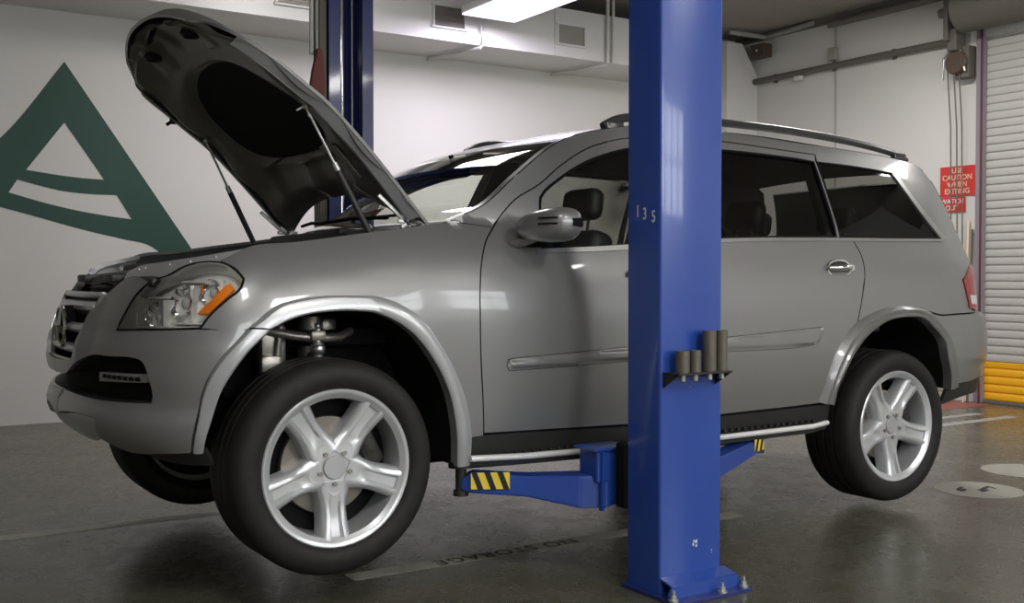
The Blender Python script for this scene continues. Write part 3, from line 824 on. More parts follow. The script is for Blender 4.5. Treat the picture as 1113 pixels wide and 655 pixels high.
# ------------------------------------------------------------------ two-post lift
def column(name, label, y_face, sgn, m, x0=1.043, x1=1.35, depth=.186, height=3.55):
    """sgn +1: open side faces +Y (near column), -1: open side faces -Y. y_face is the closed outer face."""
    t = thing(name, label, 'vehicle lift', ((x0+x1)/2, y_face, 0), 'two-post lift columns')
    xc = (x0+x1)/2; w = x1-x0
    T = Matrix.Translation(-Vector(t.location))
    def part(n, bm, mm, sm=None, par=None):
        o = obj(n, bm, mm, par or t, sm)
        if par is None: o.matrix_parent_inverse = T
        return o
    Y = lambda d: y_face + sgn*d
    th = .008
    sec = [(x0, depth), (x0, 0), (x1, 0), (x1, depth), (x1-.075, depth), (x1-.075, depth-th), (x1-th, depth-th), (x1-th, th), (x0+th, th), (x0+th, depth-th), (x0+.075, depth-th), (x0+.075, depth)]
    # rounded outer corners
    def rnd(pts):
        out = []
        for i, p in enumerate(pts):
            if i in (1, 2):
                s = 1 if i == 1 else -1
                for k in range(5):
                    a = PI/2*k/4
                    if i == 1: out.append((p[0]+.012-.012*math.cos(a), .012-.012*math.sin(a)))
                    else: out.append((p[0]-.012+.012*math.sin(a), .012-.012*math.cos(a)))
            else: out.append(p)
        return out
    bm = bmesh.new(); prism(bm, [(x, Y(d)) for x, d in rnd(sec)], 'Z', .012, height); part('column_post', bm, m, 30)
    # base plate and its front gusset
    bm = bmesh.new(); box(bm, (xc+.01, Y(depth/2-.055), .007), (w+.07, depth+.13, .014), bevel=.002)
    bp = part('base_plate', bm, 'blue_dark')
    bm = bmesh.new(); prism(bm, [(x0-.02, .014), (x1+.04, .014), (x1+.04, .02), (x1+.01, .06), (x0-.005, .06), (x0-.02, .03)], 'Y', Y(-.075), Y(-.067))
    prism(bm, [(Y(-.075), .052), (Y(-.067), .06), (Y(-.0), .075), (Y(-.0), .067)], 'X', x0+.0, x1+.015)
    part('gusset', bm, m)
    for xx, dd in ((x0-.012, -.09), (xc+.06, -.105), (x1+.03, -.09), (x1+.03, .16)):
        bm = bmesh.new(); cyl(bm, (xx, Y(dd), .014), (xx, Y(dd), .020), .018); cyl(bm, (xx, Y(dd), .020), (xx, Y(dd), .034), .012, n=6); cyl(bm, (xx, Y(dd), .034), (xx, Y(dd), .052), .006)
        part('anchor_bolt', bm, 'bolt', 40)
    # carriage that rides in the open side
    bm = bmesh.new(); box(bm, (xc, Y(depth*.5), .66), (w-.06, depth*.6, .75), bevel=.006); box(bm, (xc, Y(depth+.035), .42), (w+.02, .06, .25), bevel=.008)
    part('carriage', bm, 'black')
    return t, part, Y

near, npart, NY = column('lift_column', 'broad blue lift column standing in the foreground before the car', -1.47, 1, 'blue')
def arm(npart, Y, sgn, root, mid, tip, zt, zb, tipz, m, label=True, mirror=1, knuckle=True):
    """swing arm: box section from root to tip; knuckle stands on top of the root"""
    bm = bmesh.new()
    r = Vector(root); t_ = Vector(tip); d = (t_-r).normalized(); nrm = Vector((-d.y, d.x))
    def sect(p, hw, zb_, zt_):
        return [(p.x+nrm.x*hw, p.y+nrm.y*hw, zb_), (p.x-nrm.x*hw, p.y-nrm.y*hw, zb_), (p.x-nrm.x*hw, p.y-nrm.y*hw, zt_), (p.x+nrm.x*hw, p.y+nrm.y*hw, zt_)]
    S = [sect(r-d*.07, .035, zb+.02, zt-.0), sect(r, .065, zb, zt), sect(r+d*.10, .065, zb+.0, zt), sect(r+(t_-r)*.55, .05, zb+.045, zt), sect(t_-d*.04, .042, tipz[0], tipz[1]), sect(t_, .03, tipz[0]+.01, tipz[1]-.03)]
    rings = [[bm.verts.new(p) for p in s] for s in S]
    for a, b in zip(rings, rings[1:]):
        for k in range(4): bm.faces.new((a[k], a[(k+1) % 4], b[(k+1) % 4], b[k]))
    bm.faces.new(rings[0][::-1]); bm.faces.new(rings[-1])
    es = [e for e in bm.edges]
    bmesh.ops.bevel(bm, geom=es, offset=.006, segments=2, affect='EDGES')
    a_ = npart('swing_arm', bm, m)
    T = a_.matrix_parent_inverse.copy()
    def sub(n, bm, mm, sm=None):
        o = npart(n, bm, mm, sm, par=a_); return o
    if knuckle:
        bm = bmesh.new(); box(bm, (r.x, r.y, zt+.04), (.15, .12, .13), bevel=.008)
        box(bm, (r.x, r.y, zt+.105), (.19, .14, .012), bevel=.003)
        box(bm, (r.x-d.x*.0-.055, r.y-.062, (zb+zt+.09)/2), (.012, .02, zt-zb+.10)); box(bm, (r.x+.055, r.y-.062, (zb+zt+.09)/2), (.012, .02, zt-zb+.10))
        sub('arm_knuckle', bm, m)
    # lifting pad under the sill
    bm = bmesh.new(); cyl(bm, (t_.x, t_.y, tipz[0]), (t_.x, t_.y, tipz[1]+.015), .022); cyl(bm, (t_.x, t_.y, tipz[1]+.015), (t_.x, t_.y, tipz[1]+.04), .05)
    cyl(bm, (t_.x, t_.y, tipz[0]+.005), (t_.x, t_.y, tipz[0]-.015), .03)
    sub('lifting_pad', bm, 'grime', 40)
    if label:
        # yellow and black chevron label on the viewer side of the arm
        L = label
        for side in (-1,):
            ang = math.atan2(d.y, d.x); nn = nrm if nrm.y < 0 else -nrm
            p = r + (t_-r)*L[0]; hw = L[3]
            cpos = Vector((p.x+nn.x*hw, p.y+nn.y*hw, L[4]))
            bm = bmesh.new(); box(bm, (0, 0, 0), (L[1], .002, L[2])); 
            bmesh.ops.rotate(bm, cent=(0, 0, 0), matrix=Matrix.Rotation(ang, 3, 'Z') @ Matrix.Rotation(L[5], 3, 'Y'), verts=bm.verts)
            bmesh.ops.rotate(bm, cent=(0, 0, 0), matrix=Matrix.Rotation(L[6], 3, 'Z'), verts=bm.verts)
            bmesh.ops.translate(bm, vec=cpos, verts=bm.verts); lb = sub('warning_label', bm, 'label_yellow')
            bm = bmesh.new(); n = L[7]
            for k in range(n):
                x = L[1]*(-.5+(k+.5)/n); w = L[1]/n*.45; h = L[2]*.5; s = L[2]*.38
                v = [bm.verts.new(q) for q in ((x-w/2+s*.5, 0, h), (x+w/2+s*.5, 0, h), (x+w/2-s*.5, 0, -h), (x-w/2-s*.5, 0, -h))]
                bm.faces.new(v)
            g = bmesh.ops.extrude_face_region(bm, geom=bm.faces[:]); bmesh.ops.translate(bm, vec=(0, .004, 0), verts=[v for v in g['geom'] if isinstance(v, bmesh.types.BMVert)])
            bmesh.ops.translate(bm, vec=(0, -.002, 0), verts=bm.verts)
            bmesh.ops.rotate(bm, cent=(0, 0, 0), matrix=Matrix.Rotation(ang, 3, 'Z') @ Matrix.Rotation(L[5], 3, 'Y'), verts=bm.verts)
            bmesh.ops.rotate(bm, cent=(0, 0, 0), matrix=Matrix.Rotation(L[6], 3, 'Z'), verts=bm.verts)
            bmesh.ops.translate(bm, vec=cpos, verts=bm.verts)
            sub('label_stripes', bm, 'label_black')
    return a_
arm(npart, NY, 1, (1.045, -1.13), None, (.555, -.86), .41, .285, (.345, .425), 'blue', (.80, .15, .065, .052, .395, .0, 0, 3))
arm(npart, NY, 1, (1.33, -1.13), None, (2.17, -.86), .40, .27, (.37, .43), 'blue', (.91, .09, .055, .047, .405, 0, 0, 2), knuckle=False)
# shelf on the column face for the height adapters
SX0, SX1, SZ, SY = 1.055, 1.318, .828, -1.47
bm = bmesh.new(); box(bm, ((SX0+SX1)/2, SY-.045, SZ), (SX1-SX0, .09, .006))
for x in (SX0+.003, SX1-.003): prism(bm, [(SY-.09, SZ), (SY, SZ), (SY, SZ-.055)], 'X', x-.003, x+.003)
npart('adapter_shelf', bm, 'grime')
for i, (x, h, lab) in enumerate(((1.111, .080, 'short grey lift adapter sleeve, leftmost on the column shelf'),
                                 (1.172, .080, 'short grey lift adapter sleeve, second from left on the column shelf'),
                                 (1.243, .150, 'tall grey lift adapter sleeve, left one of the tall pair on the column shelf'),
                                 (1.304, .150, 'tall grey lift adapter sleeve, rightmost on the column shelf'))):
    t = thing('height_adapter', lab, 'lift adapter', (x, SY-.045, SZ+.003), 'height adapters on the column shelf')
    bm = bmesh.new(); r = .0225 if i in (1, 3) else .026
    lathe(bm, [(r-.008, 0), (r, 0), (r, h), (r-.008, h), (r-.008, h-.03), (0, h-.03)], 28, 'Z'); obj('sleeve', bm, 'olive', t, 40)
    bm = bmesh.new(); cyl(bm, (0, 0, -.032), (0, 0, .0), .011, n=16); obj('stem', bm, 'bolt', t, 40)
# scratched number and chips on the enamel
me_t = [('1', -1.335), ('3', -1.375), ('5', -1.425)]
for ch_, y in me_t:
    me = text_mesh(ch_, .062, .0008); o = link('scratched_number', me, near, 'scuff'); o.matrix_parent_inverse = Matrix.Translation(-Vector(near.location))
    o.rotation_euler = (PI/2, 0, -PI/2); o.location = (1.0422, -1.475+(-1.33-y)*0+ (y+1.47), 1.425-.012*(me_t.index((ch_, y))))
    o.scale = (.75, 1, 1)
def chips(spots):
    bm = bmesh.new()
    for x, z, r in spots:
        n = 7; vs = [bm.verts.new((x+r*random.uniform(.5, 1)*math.cos(2*PI*k/n), -1.4708, z+r*random.uniform(.5, 1.2)*math.sin(2*PI*k/n))) for k in range(n)]
        bm.faces.new(vs)
    o = npart('paint_chip', bm, 'scuff')
chips([(1.206, .178, .008), (1.222, .186, .009), (1.222, .172, .007), (1.21, .190, .005), (1.30, .145, .004), (1.30, .135, .003), (1.19, .77, .002)])

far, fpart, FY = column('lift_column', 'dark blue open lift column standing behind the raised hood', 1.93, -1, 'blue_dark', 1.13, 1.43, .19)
bm = bmesh.new()
cyl(bm, (1.25, FY(.10), .3), (1.25, FY(.10), 3.5), .020); fpart('hydraulic_cylinder', bm, 'chrome', 40)
bm = bmesh.new(); tube(bm, [(1.315, FY(.12), .3), (1.315, FY(.12), 3.5)], .006); fpart('lift_cable', bm, 'steel', 40)
bm = bmesh.new(); box(bm, (1.10, FY(.12), 1.9), (.05, .10, 3.2), bevel=.006); fpart('cable_cover', bm, 'olive')
for x in (1.035, 1.075):
    bm = bmesh.new(); cyl(bm, (x, FY(.14), 2.55), (x, FY(.14), 3.5), .013, n=14); fpart('hydraulic_line', bm, 'pipe_white', 40)
bm = bmesh.new(); box(bm, (1.50, FY(.10), 1.795), (.10, .12, .15), bevel=.012); fpart('control_box', bm, 'pipe_dark')['label'] = 'dark grey box'
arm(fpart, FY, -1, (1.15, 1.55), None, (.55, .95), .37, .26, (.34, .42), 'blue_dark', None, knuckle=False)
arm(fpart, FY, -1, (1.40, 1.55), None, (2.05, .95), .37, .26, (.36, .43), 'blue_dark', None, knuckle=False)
# red strap hanging on the far column's hydraulic lines
bm = bmesh.new()
prof = [(1.02, 2.28), (1.01, 2.36), (1.025, 2.44), (1.045, 2.50), (1.05, 2.58), (1.085, 2.585), (1.095, 2.50), (1.098, 2.40), (1.10, 2.28), (1.09, 2.16), (1.05, 2.14)]
prism(bm, prof, 'Y', FY(.155), FY(.195)); bmesh.ops.bevel(bm, geom=bm.edges[:], offset=.006, segments=2, affect='EDGES')
tag(obj('hanging_glove', bm, 'redbag', None, 40), 'dull red mitt-shaped rubber cover hanging left of the far blue column', 'cover')
# ------------------------------------------------------------------ the car
car = thing('sport_utility_vehicle', 'metallic grey sport utility vehicle raised on the blue lift with its hood open', 'car', (1.6, 0, .04))
CT = Matrix.Translation(-Vector(car.location))
_link = link
def link(name, me, parent=None, m=None):
    o = _link(name, me, parent, m)
    if parent is car: o.matrix_parent_inverse = CT
    return o
O = OUT
NC, TC = SF_END, SR_END
SP = skin_panel

# --- near and far body panels
# the quarter panel is an open frame round its window: the glass fills the notch next to the door
QG = O['quarter_glass']
q_ = O['quarter']
QP = q_[:27] + [(1.614, 1.816), (1.898, 1.828), (2.122, 1.828), (2.502, 1.812), (2.739, 1.803), (2.733, 1.765),
      (2.969, 1.757), (3.19, 1.748), (3.359, 1.737), (3.467, 1.578), (3.595, 1.386), (3.148, 1.380), (2.812, 1.376)]
SP('fender', O['fender'], 'paint', car)
SP('a_pillar', O['a_pillar'], 'paint', car, gap=.002)
fd = SP('front_door', O['front_door'], 'paint', car, holes=[O['front_glass']], thick=.03)
RD = [p for p in O['rear_door'] if p not in ((2.813, 1.383), (2.761, 1.526), (2.736, 1.769))]
i_ = RD.index((2.855, 1.286)); RD[i_+1:i_+1] = [(2.822, 1.366), (2.722, 1.371), (2.722, 1.766)]
rd = SP('rear_door', RD, 'paint', car, holes=[O['rear_glass']], thick=.03)
SP('quarter_panel', O['quarter'] if False else QP, 'paint', car, thick=.025)
for s in (1, -1):
    pass
# glass sits a little inside the openings
for nm, key, m_, par in (('window_glass', 'front_glass', 'glass', fd), ('window_glass', 'rear_glass', 'privacy', rd)):
    p2 = shrink(corner_smooth(O[key]), -.008)
    g = SP(nm, p2, m_, car, off=-.009, thick=.003, gap=0, smooth=False, grid=.08)
    for a, b in zip(g, par):
        a.parent = b; a.matrix_parent_inverse = Matrix.Identity(4)
        a.matrix_parent_inverse = Matrix.Identity(4)
p2 = shrink(corner_smooth(O['quarter_glass']), -.006)
SP('quarter_window', p2, 'privacy', car, off=-.003, thick=.003, gap=0, smooth=False, grid=.08)
# dark window surround
def loop_tube(name, poly, r, m, off=0, parent=car, sides=(1, -1), closed=True):
    for sd in sides:
        bm = bmesh.new()
        pts = [body_point(s, z, off) for s, z in poly]
        tube(bm, [(x, y*sd, z) for x, y, z in pts], r, 6, closed=closed)
        obj(name, bm, m, parent, 60)
for k in ('front_glass', 'rear_glass', 'quarter_glass'):
    loop_tube('window_seal', corner_smooth(O[k], .05), .007, 'black', -.002)
# dark rubber lines in the shut gaps
SEAMF = [(1.389, 1.776), (1.27, 1.738), (1.097, 1.649), (.974, 1.564), (.849, 1.495), (.78, 1.432), (.731, 1.378), (.672, 1.321), (.625, 1.237), (.602, 1.148), (.595, 1.042), (.599, .854), (.627, .572)]
SEAMR = [(2.722, 1.366), (2.822, 1.366), (2.855, 1.286), (2.845, 1.19), (2.815, 1.107), (2.761, .958)]
SEAMT = [(1.53, 1.802), (1.9, 1.828), (2.122, 1.828), (2.502, 1.812), (2.739, 1.803), (2.728, 1.766)]
for sm_ in (SEAMF, SEAMR, SEAMT): loop_tube('door_seam', corner_smooth(sm_, .04, False, 60), .0032, 'black', -.0012, closed=False)
loop_tube('door_seam', [(1.513, 1.80), (1.519, 1.336)][1:] + [(1.481, 1.184), (1.472, .79), (1.515, .55)], .0032, 'black', -.0012, closed=False)
# bright trims
SP('belt_molding', O['belt'], 'satin', car, off=.006, thick=.012, gap=0)
SP('pillar_trim_line', [(2.709, 1.762), (2.716, 1.762), (2.718, 1.378), (2.711, 1.378)], 'satin', car, off=.004, thick=.008, gap=0)
SP('window_trim', O['quarter_trim'], 'satin', car, off=.006, thick=.012, gap=0)
# door mouldings
def mold_off(poly):
    lp = corner_smooth(poly)
    return lambda s, z: .004 + .014*min(1, dist_poly((s, z), lp)/.012)
SP('door_molding', O['molding'], 'paint', car, gap=0, grid=.012, offfn=mold_off(O['molding']))
SP('door_molding', O['moldingR'], 'paint', car, gap=0, grid=.012, offfn=mold_off(O['moldingR']))
for k in ('molding', 'moldingR'): loop_tube('molding_edge', corner_smooth(O[k], .04), .0022, 'black', .001)
# sill and running board
SP('sill_panel', O['sill'], 'plastic', car, off=-.004, thick=.03)
def rb_pt(x, z, d): 
    return (x, -half_width(min(max(x, .5), 2.6), .5)-d, z)
for sd in (1, -1):
    bm = bmesh.new()
    st = [(.56, .478), (.80, .470), (1.30, .461), (1.9, .459), (2.45, .463), (2.575, .470)]
    rings = []
    for i, (x, z) in enumerate(st):
        e = .6 if i in (0, len(st)-1) else 1.0
        y0 = -.86; y1 = -(.865+.075*e)
        rings.append([bm.verts.new((x, sd*y, zz)) for y, zz in ((y0, z+.012), (y1+.02, z+.010), (y1, z-.004), (y1+.005, z-.030), (y0, z-.045))])
    for a, b in zip(rings, rings[1:]):
        for k in range(5): bm.faces.new((a[k], a[(k+1) % 5], b[(k+1) % 5], b[k]))
    bm.faces.new(rings[0][::-1]); bm.faces.new(rings[-1])
    rb = obj('running_board', bm, 'plastic', None, 35); rb.parent = car; rb.matrix_parent_inverse = CT
    bm = bmesh.new()
    tube(bm, [(x, sd*-(.945 if 0 < i < len(st)-1 else .925), z+.003) for i, (x, z) in enumerate(st)], .013, 8)
    o = obj('bright_strip', bm, 'strip', None, 50); o.parent = rb
    bm = bmesh.new()
    for k in range(44): cyl(bm, (.70+k*.042, sd*-.90, .478), (.70+k*.042, sd*-.90, .488), .010, .007, 8)
    for k in range(44): cyl(bm, (.72+k*.042, sd*-.875, .478), (.72+k*.042, sd*-.875, .488), .010, .007, 8)
    o = obj('tread_studs', bm, 'rubber', None, 40); o.parent = rb

# wheel arch flares
def strip(name, inner, outer, m, prof, n=60, parent=car, depth=.05):
    A = resample(corner_smooth(inner, .02, False, 70), n); B = resample(corner_smooth(outer, .02, False, 70), n)
    for sd in (1, -1):
        bm = bmesh.new(); rows = []
        for a, b in zip(A, B):
            row = []
            for t, off in prof:          # t 0 at the outer edge, 1 at the opening
                s = b[0]+(a[0]-b[0])*t; z = b[1]+(a[1]-b[1])*t
                p = body_point(s, z, off); row.append(bm.verts.new((p[0], p[1]*sd, p[2])))
            p = body_point(a[0], a[1], prof[-1][1]); row.append(bm.verts.new((p[0], (p[1]+depth)*sd, p[2])))
            rows.append(row)
        for i in range(n):
            for k in range(len(prof)):
                bm.faces.new((rows[i][k], rows[i+1][k], rows[i+1][k+1], rows[i][k+1]))
        obj(name, bm, m, parent, 42)
fin = O['flareF'][:15]; fout = [(-.557, .595), (-.533, .656), (-.516, .774), (-.452, .893), (-.338, 1.005), (-.227, 1.075), (-.088, 1.106), (.043, 1.111), (.196, 1.099), (.336, 1.026), (.426, .917), (.504, .781), (.55, .661), (.57, .558), (.575, .46)]
fprof = [(-.07, -.001), (.05, .016), (.18, .026), (.55, .030), (.90, .028), (1, .022)]
strip('fender_flare', fin[:6]+[(-.258, .998)], fout[:5]+[(-.342, 1.002)], 'paint_silver', fprof, 24)  # body-grey flare in a lighter tone: the light it catches is painted in
strip('fender_flare', [(-.25, 1.002)]+fin[6:], [(-.335, 1.008)]+fout[5:], 'paint_silver', fprof, 60)
rin = O['flareR'][:14]; rout = [(2.521, .575), (2.576, .748), (2.619, .827), (2.678, .897), (2.761, .958), (2.866, .997), (2.98, 1.022), (3.11, 1.03), (3.228, 1.023), (3.317, 1.003), (3.385, .968), (3.467, .883), (3.529, .768), (3.575, .60)]
rprof = [(-.05, -.001), (.10, .012), (.30, .026), (.50, .024), (.62, .020), (.72, .028), (.92, .026), (1, .020)]
strip('fender_flare', rin, rout, 'paint', rprof, 70)
# wheel wells
def well(poly, y0, y1, name):
    A = resample(corner_smooth(poly, .03, False, 80), 100)
    for sd in (1, -1):
        bm = bmesh.new()
        r0 = []; r1 = []
        for a in A:
            p = body_point(a[0], a[1]); r0.append(bm.verts.new((p[0], sd*(p[1]+.03), p[2]))); r1.append(bm.verts.new((p[0], sd*y1, p[2])))
        for i in range(len(A)-1): bm.faces.new((r0[i], r0[i+1], r1[i+1], r1[i]))
        bm.faces.new(r1)
        obj(name, bm, 'liner', car, 60)
well(fin, -.9, -.46, 'wheel_well')
well(rin, -.9, -.46, 'wheel_well')

# --- front bumper, mirrored across the nose into one mesh
bump = [(NC, .655), (-1.246, .673), (-1.014, .676), (-1.005, .618), (-.899, .595), (-.821, .587), (-.71, .590), (-.557, .595),
        (-.533, .656), (-.516, .774), (-.452, .893), (-.338, 1.003), (-.526, 1.005), (-.755, 1.0), (-.929, .994), (-.908, 1.038),
        (-.887, 1.108), (-.835, 1.160), (-.80, 1.172), (-1.02, 1.180), (-1.124, 1.115), (-1.242, .872), (NC, .862),
        (NC, .815), (-1.30, .822), (-1.17, .868), (-1.10, .893), (-.93, .899), (-.79, .898), (-.758, .89), (-.736, .866), (-.718, .823), (-.71, .776), (-.718, .754), (-.887, .747), (-1.106, .743), (NC, .748)]
def bump_off(s, z):
    o = 0.0
    # soft ledge between the headlamp piece and the bumper body
    o += .016*sstep(1.0, .93, z)*sstep(-.30, -.6, s)
    # lower lip
    o += .012*sstep(.735, .70, z)
    if s < -1.08: o += .02*sstep(-1.08, -1.2, s)*(1 if z > .8 else 0)
    return o
bumper = SP('front_bumper', bump, 'paint', car, offfn=bump_off, grid=.03, thick=.03, join_centre=True)[0]
SP('skid_plate', [(NC, .560), (-1.30, .570), (-1.10, .588), (-1.0, .612), (-1.008, .676), (-1.246, .673), (NC, .655)], 'paint_silver', car, off=.008, thick=.012, join_centre=True)
SP('lower_valance', [(-.995, .610), (-.899, .593), (-.821, .585), (-.71, .588), (-.557, .593), (-.515, .594), (-.53, .53), (-.68, .525), (-.84, .538), (-.95, .575)], 'plastic', car, off=-.01)
# air intake: a recessed dark box with a mesh, and the daytime lamp bar
def recess(name, poly, d, m, sides=(1,), joinc=True):
    SP(name, poly, m, car, off=-d, thick=.004, gap=-.012, join_centre=joinc)
recess('air_intake', [(NC, .742), (-1.106, .738), (-.887, .742), (-.70, .748), (-.70, .90), (-1.10, .90), (-1.17, .875), (NC, .825)], .055, 'black')
def intake_wall():
    lp = [(NC, .748), (-1.106, .743), (-.887, .747), (-.718, .754), (-.71, .776), (-.718, .823), (-.736, .866), (-.758, .89), (-.79, .898), (-.93, .899), (-1.10, .893), (-1.17, .868), (-1.30, .822), (NC, .815)]
    lp = corner_smooth(lp, .03, False)
    for sd in (1, -1):
        bm = bmesh.new(); a = []; b = []
        for s, z in lp:
            p = body_point(s, z, bump_off(s, z)-.012); q = body_point(s, z, -.055)
            a.append(bm.verts.new((p[0], p[1]*sd, p[2]))); b.append(bm.verts.new((q[0], q[1]*sd, q[2])))
        for i in range(len(lp)-1): bm.faces.new((a[i], a[i+1], b[i+1], b[i]))
        obj('intake_wall', bm, 'plastic', bumper, 60)
intake_wall()
for z in (.775, .80, .86, .88):
    pass
SP('daytime_lamp', [(-1.068, .838), (-.726, .848), (-.721, .818), (-1.078, .803)], 'satin', car, off=-.012, thick=.025, gap=0, grid=.015)
for sd in (1, -1):
    bm = bmesh.new()
    for k in range(7):
        s = -1.02+k*.036; p = body_point(s, .826, -.009); n = body_normal(s, .826)
        a = math.atan2(n[1], n[0])
        R_ = Matrix.Rotation(a, 3, 'Z')
        box(bm, (p[0], p[1]*sd, p[2]), (.006, .022, .014), rot=Matrix.Rotation(a*sd, 3, 'Z'), bevel=.002)
    obj('lamp_cells', bm, 'black', car)

# --- grille
gp = [(NC, 1.112), (-1.30, 1.118), (-1.128, 1.112), (-1.242, .872), (NC, .862)]
recess('grille_back', gp, .07, 'black')
def band(name, s0, s1, zf, h, o0, o1, m, parent=car, n=26):
    """a bar across the nose following the skin; zf(s) its centre height, height h, from offset o0 out to o1"""
    bm = bmesh.new(); rings = []
    ss = [s0+(NC-s0)*k/n for k in range(n+1)]
    pts = [(s, 1) for s in ss] + [(s, -1) for s in ss[::-1][1:]]
    for s, sd in pts:
        z = zf(s); prof = [(o0, z-h/2), (o1-.008, z-h/2), (o1, z-h*.2), (o1, z+h*.25), (o1-.010, z+h/2), (o0, z+h/2)]
        ring = []
        for o, zz in prof:
            p = body_point(s, zz, o); ring.append(bm.verts.new((p[0], p[1]*sd, p[2])))
        rings.append(ring)
    for a, b in zip(rings, rings[1:]):
        for k in range(6): bm.faces.new((a[k], a[(k+1) % 6], b[(k+1) % 6], b[k]))
    bm.faces.new(rings[0][::-1]); bm.faces.new(rings[-1])
    return obj(name, bm, m, parent, 35)
grille = band('grille_frame', -1.128, NC, lambda s: 1.108, .022, -.04, .022, 'paint_silver')
for z, s0 in ((1.070, -1.150), (.990, -1.188), (.912, -1.224)):
    band('grille_slat', s0, NC, (lambda zz: (lambda s: zz))(z), .034, -.05, .018, 'paint_silver', grille).parent = grille
for o in grille.children: o.matrix_parent_inverse = Matrix.Identity(4)
for sd in (1, -1):
    bm = bmesh.new()
    pts = [body_point(s, z, .012) for s, z in ((-1.128, 1.112), (-1.185, .99), (-1.245, .868), (-1.36, .862), (NC, .862))]
    tube(bm, [(x, y*sd, z) for x, y, z in pts], .010, 8)
    obj('grille_edge', bm, 'darkchrome', car, 50)
# round star badge in the grille centre
bx = nose_x(.99)-.028
bm = bmesh.new()
for k in range(48):
    pass
tube(bm, [(bx, .076*math.cos(2*PI*k/48), .99+.076*math.sin(2*PI*k/48)) for k in range(48)], .008, 8, closed=True)
for k in range(3):
    a = PI/2+2*PI*k/3
    cyl(bm, (bx-.006, 0, .99), (bx, .074*math.cos(a), .99+.074*math.sin(a)), .013, .004, 4)
obj('grille_badge', bm, 'chrome', car, 40)
bm = bmesh.new(); 
box(bm, (bx+.035, .0, .99), (.05, .05, .16), bevel=.01); box(bm, (bx+.03, 0, .99), (.03, .16, .05), bevel=.01)
obj('badge_mount', bm, 'black', car)

# --- headlamps
HL = O['headlight']
def lamp_detail(sd):
    lens_poly = shrink(corner_smooth(HL, .02), .001)
    hs = None
    # bucket: skin pushed in, bright reflector
    bk = SP('headlamp_bucket', HL, 'bucket', car, off=-.055, thick=.002, gap=.002, sides=(sd,), grid=.03)[0]
    bm = bmesh.new(); lp = lens_poly; a = []; b = []
    for s, z in lp:
        p = body_point(s, z, -.004); q = body_point(s, z, -.06)
        a.append(bm.verts.new((p[0], p[1]*sd, p[2]))); b.append(bm.verts.new((q[0], q[1]*sd, q[2])))
    n = len(lp)
    for i in range(n): bm.faces.new((a[i], a[(i+1) % n], b[(i+1) % n], b[i]))
    o = obj('lamp_housing', bm, 'bucket', None, 60); o.parent = bk
    # lamp bowls with projector lenses
    for (s, z, r) in ((-.775, 1.060, .042), (-.655, 1.108, .050), (-.530, 1.145, .040)):
        p = Vector(body_point(s, z, -.03)); nn = Vector(body_normal(s, z))
        fwd = (nn*.5 + Vector((-1, -.15, 0))*.6).normalized()
        def tr(v, p=p, q=fwd.to_track_quat('Z', 'Y').to_matrix()):
            w = p + q @ Vector(v); return (w.x, w.y*sd, w.z)
        bm = bmesh.new(); lathe(bm, [(r*.45, -.05), (r*.8, -.03), (r*1.0, -.004), (r*1.12, .004), (r*1.12, -.004), (r*.9, -.035), (r*.45, -.055)], 28, 'Z')
        for v in bm.verts: v.co = Vector(tr(v.co))
        o = obj('lamp_reflector', bm, 'chrome', None, 50); o.parent = bk
        bm = bmesh.new(); lathe(bm, [(0, -.010), (r*.3, -.013), (r*.5, -.022), (r*.6, -.035), (0, -.04)], 24, 'Z')
        for v in bm.verts: v.co = Vector(tr(v.co))
        o = obj('projector_lens', bm, 'white_lens', None, 50); o.parent = bk
    # reflector ribs
    bm = bmesh.new()
    for (s, z, w, h) in ((-.715, 1.07, .010, .10), (-.595, 1.105, .012, .13), (-.47, 1.14, .012, .10), (-.85, 1.04, .012, .07), (-.60, 1.19, .12, .008), (-.70, 1.02, .26, .008), (-.56, 1.035, .18, .006), (-.78, 1.13, .10, .006)):
        p = body_point(s, z, -.045); nn = body_normal(s, z); a = math.atan2(nn[1]*sd, nn[0])
        box(bm, (p[0], p[1]*sd, p[2]), (.05, w, h), rot=Matrix.Rotation(a, 3, 'Z'), bevel=.002)
    o = obj('reflector_ribs', bm, 'bucket', None, 40); o.parent = bk
    # amber marker
    am = SP('amber_reflector', O['amber'], 'amber', car, off=-.008, thick=.02, gap=0, sides=(sd,), grid=.02)[0]
    am.parent = bk; am.matrix_parent_inverse = Matrix.Identity(4)
    ln = SP('headlamp_lens', HL, 'lens', car, off=.002, thick=.004, gap=.003, sides=(sd,), grid=.03)[0]
    ln.parent = bk; ln.matrix_parent_inverse = Matrix.Identity(4)
for sd in (1, -1): lamp_detail(sd)
loop_tube('lamp_gasket', corner_smooth(HL, .03), .0035, 'black', .001)
# upper ledge above the headlamp with its clips, and the black radiator cover
SP('fender_ledge', [(-1.05, 1.14), (-.86, 1.12), (-.80, 1.14), (-.72, 1.175), (-.60, 1.215), (-.50, 1.222), (-.44, 1.222), (-.33, 1.293), (-.46, 1.279), (-.626, 1.262), (-.86, 1.243), (-1.03, 1.228), (-1.10, 1.205)], 'paint_silver', car, off=-.012, thick=.02, gap=.001)
for sd in (1, -1):
    bm = bmesh.new()
    for s, z in ((-1.0, 1.215), (-.95, 1.220), (-.78, 1.232), (-.66, 1.243), (-.52, 1.258)):
        bm = bmesh.new(); p = body_point(s, z, -.014); sphere(bm, (p[0], p[1]*sd, p[2]+.002), .006, 6)
        obj('panel_clip', bm, 'bolt', car, 60)
bm = bmesh.new()
def slam(u, v):
    y = -.62+1.24*v; x = -.60+.34*u + .10*abs(y)**2*1.2; return (x, y, 1.185+.05*u-.02*abs(y)+.012*math.sin(6*PI*v)*(.5))
vs = grid_mesh(bm, slam, 10, 36)
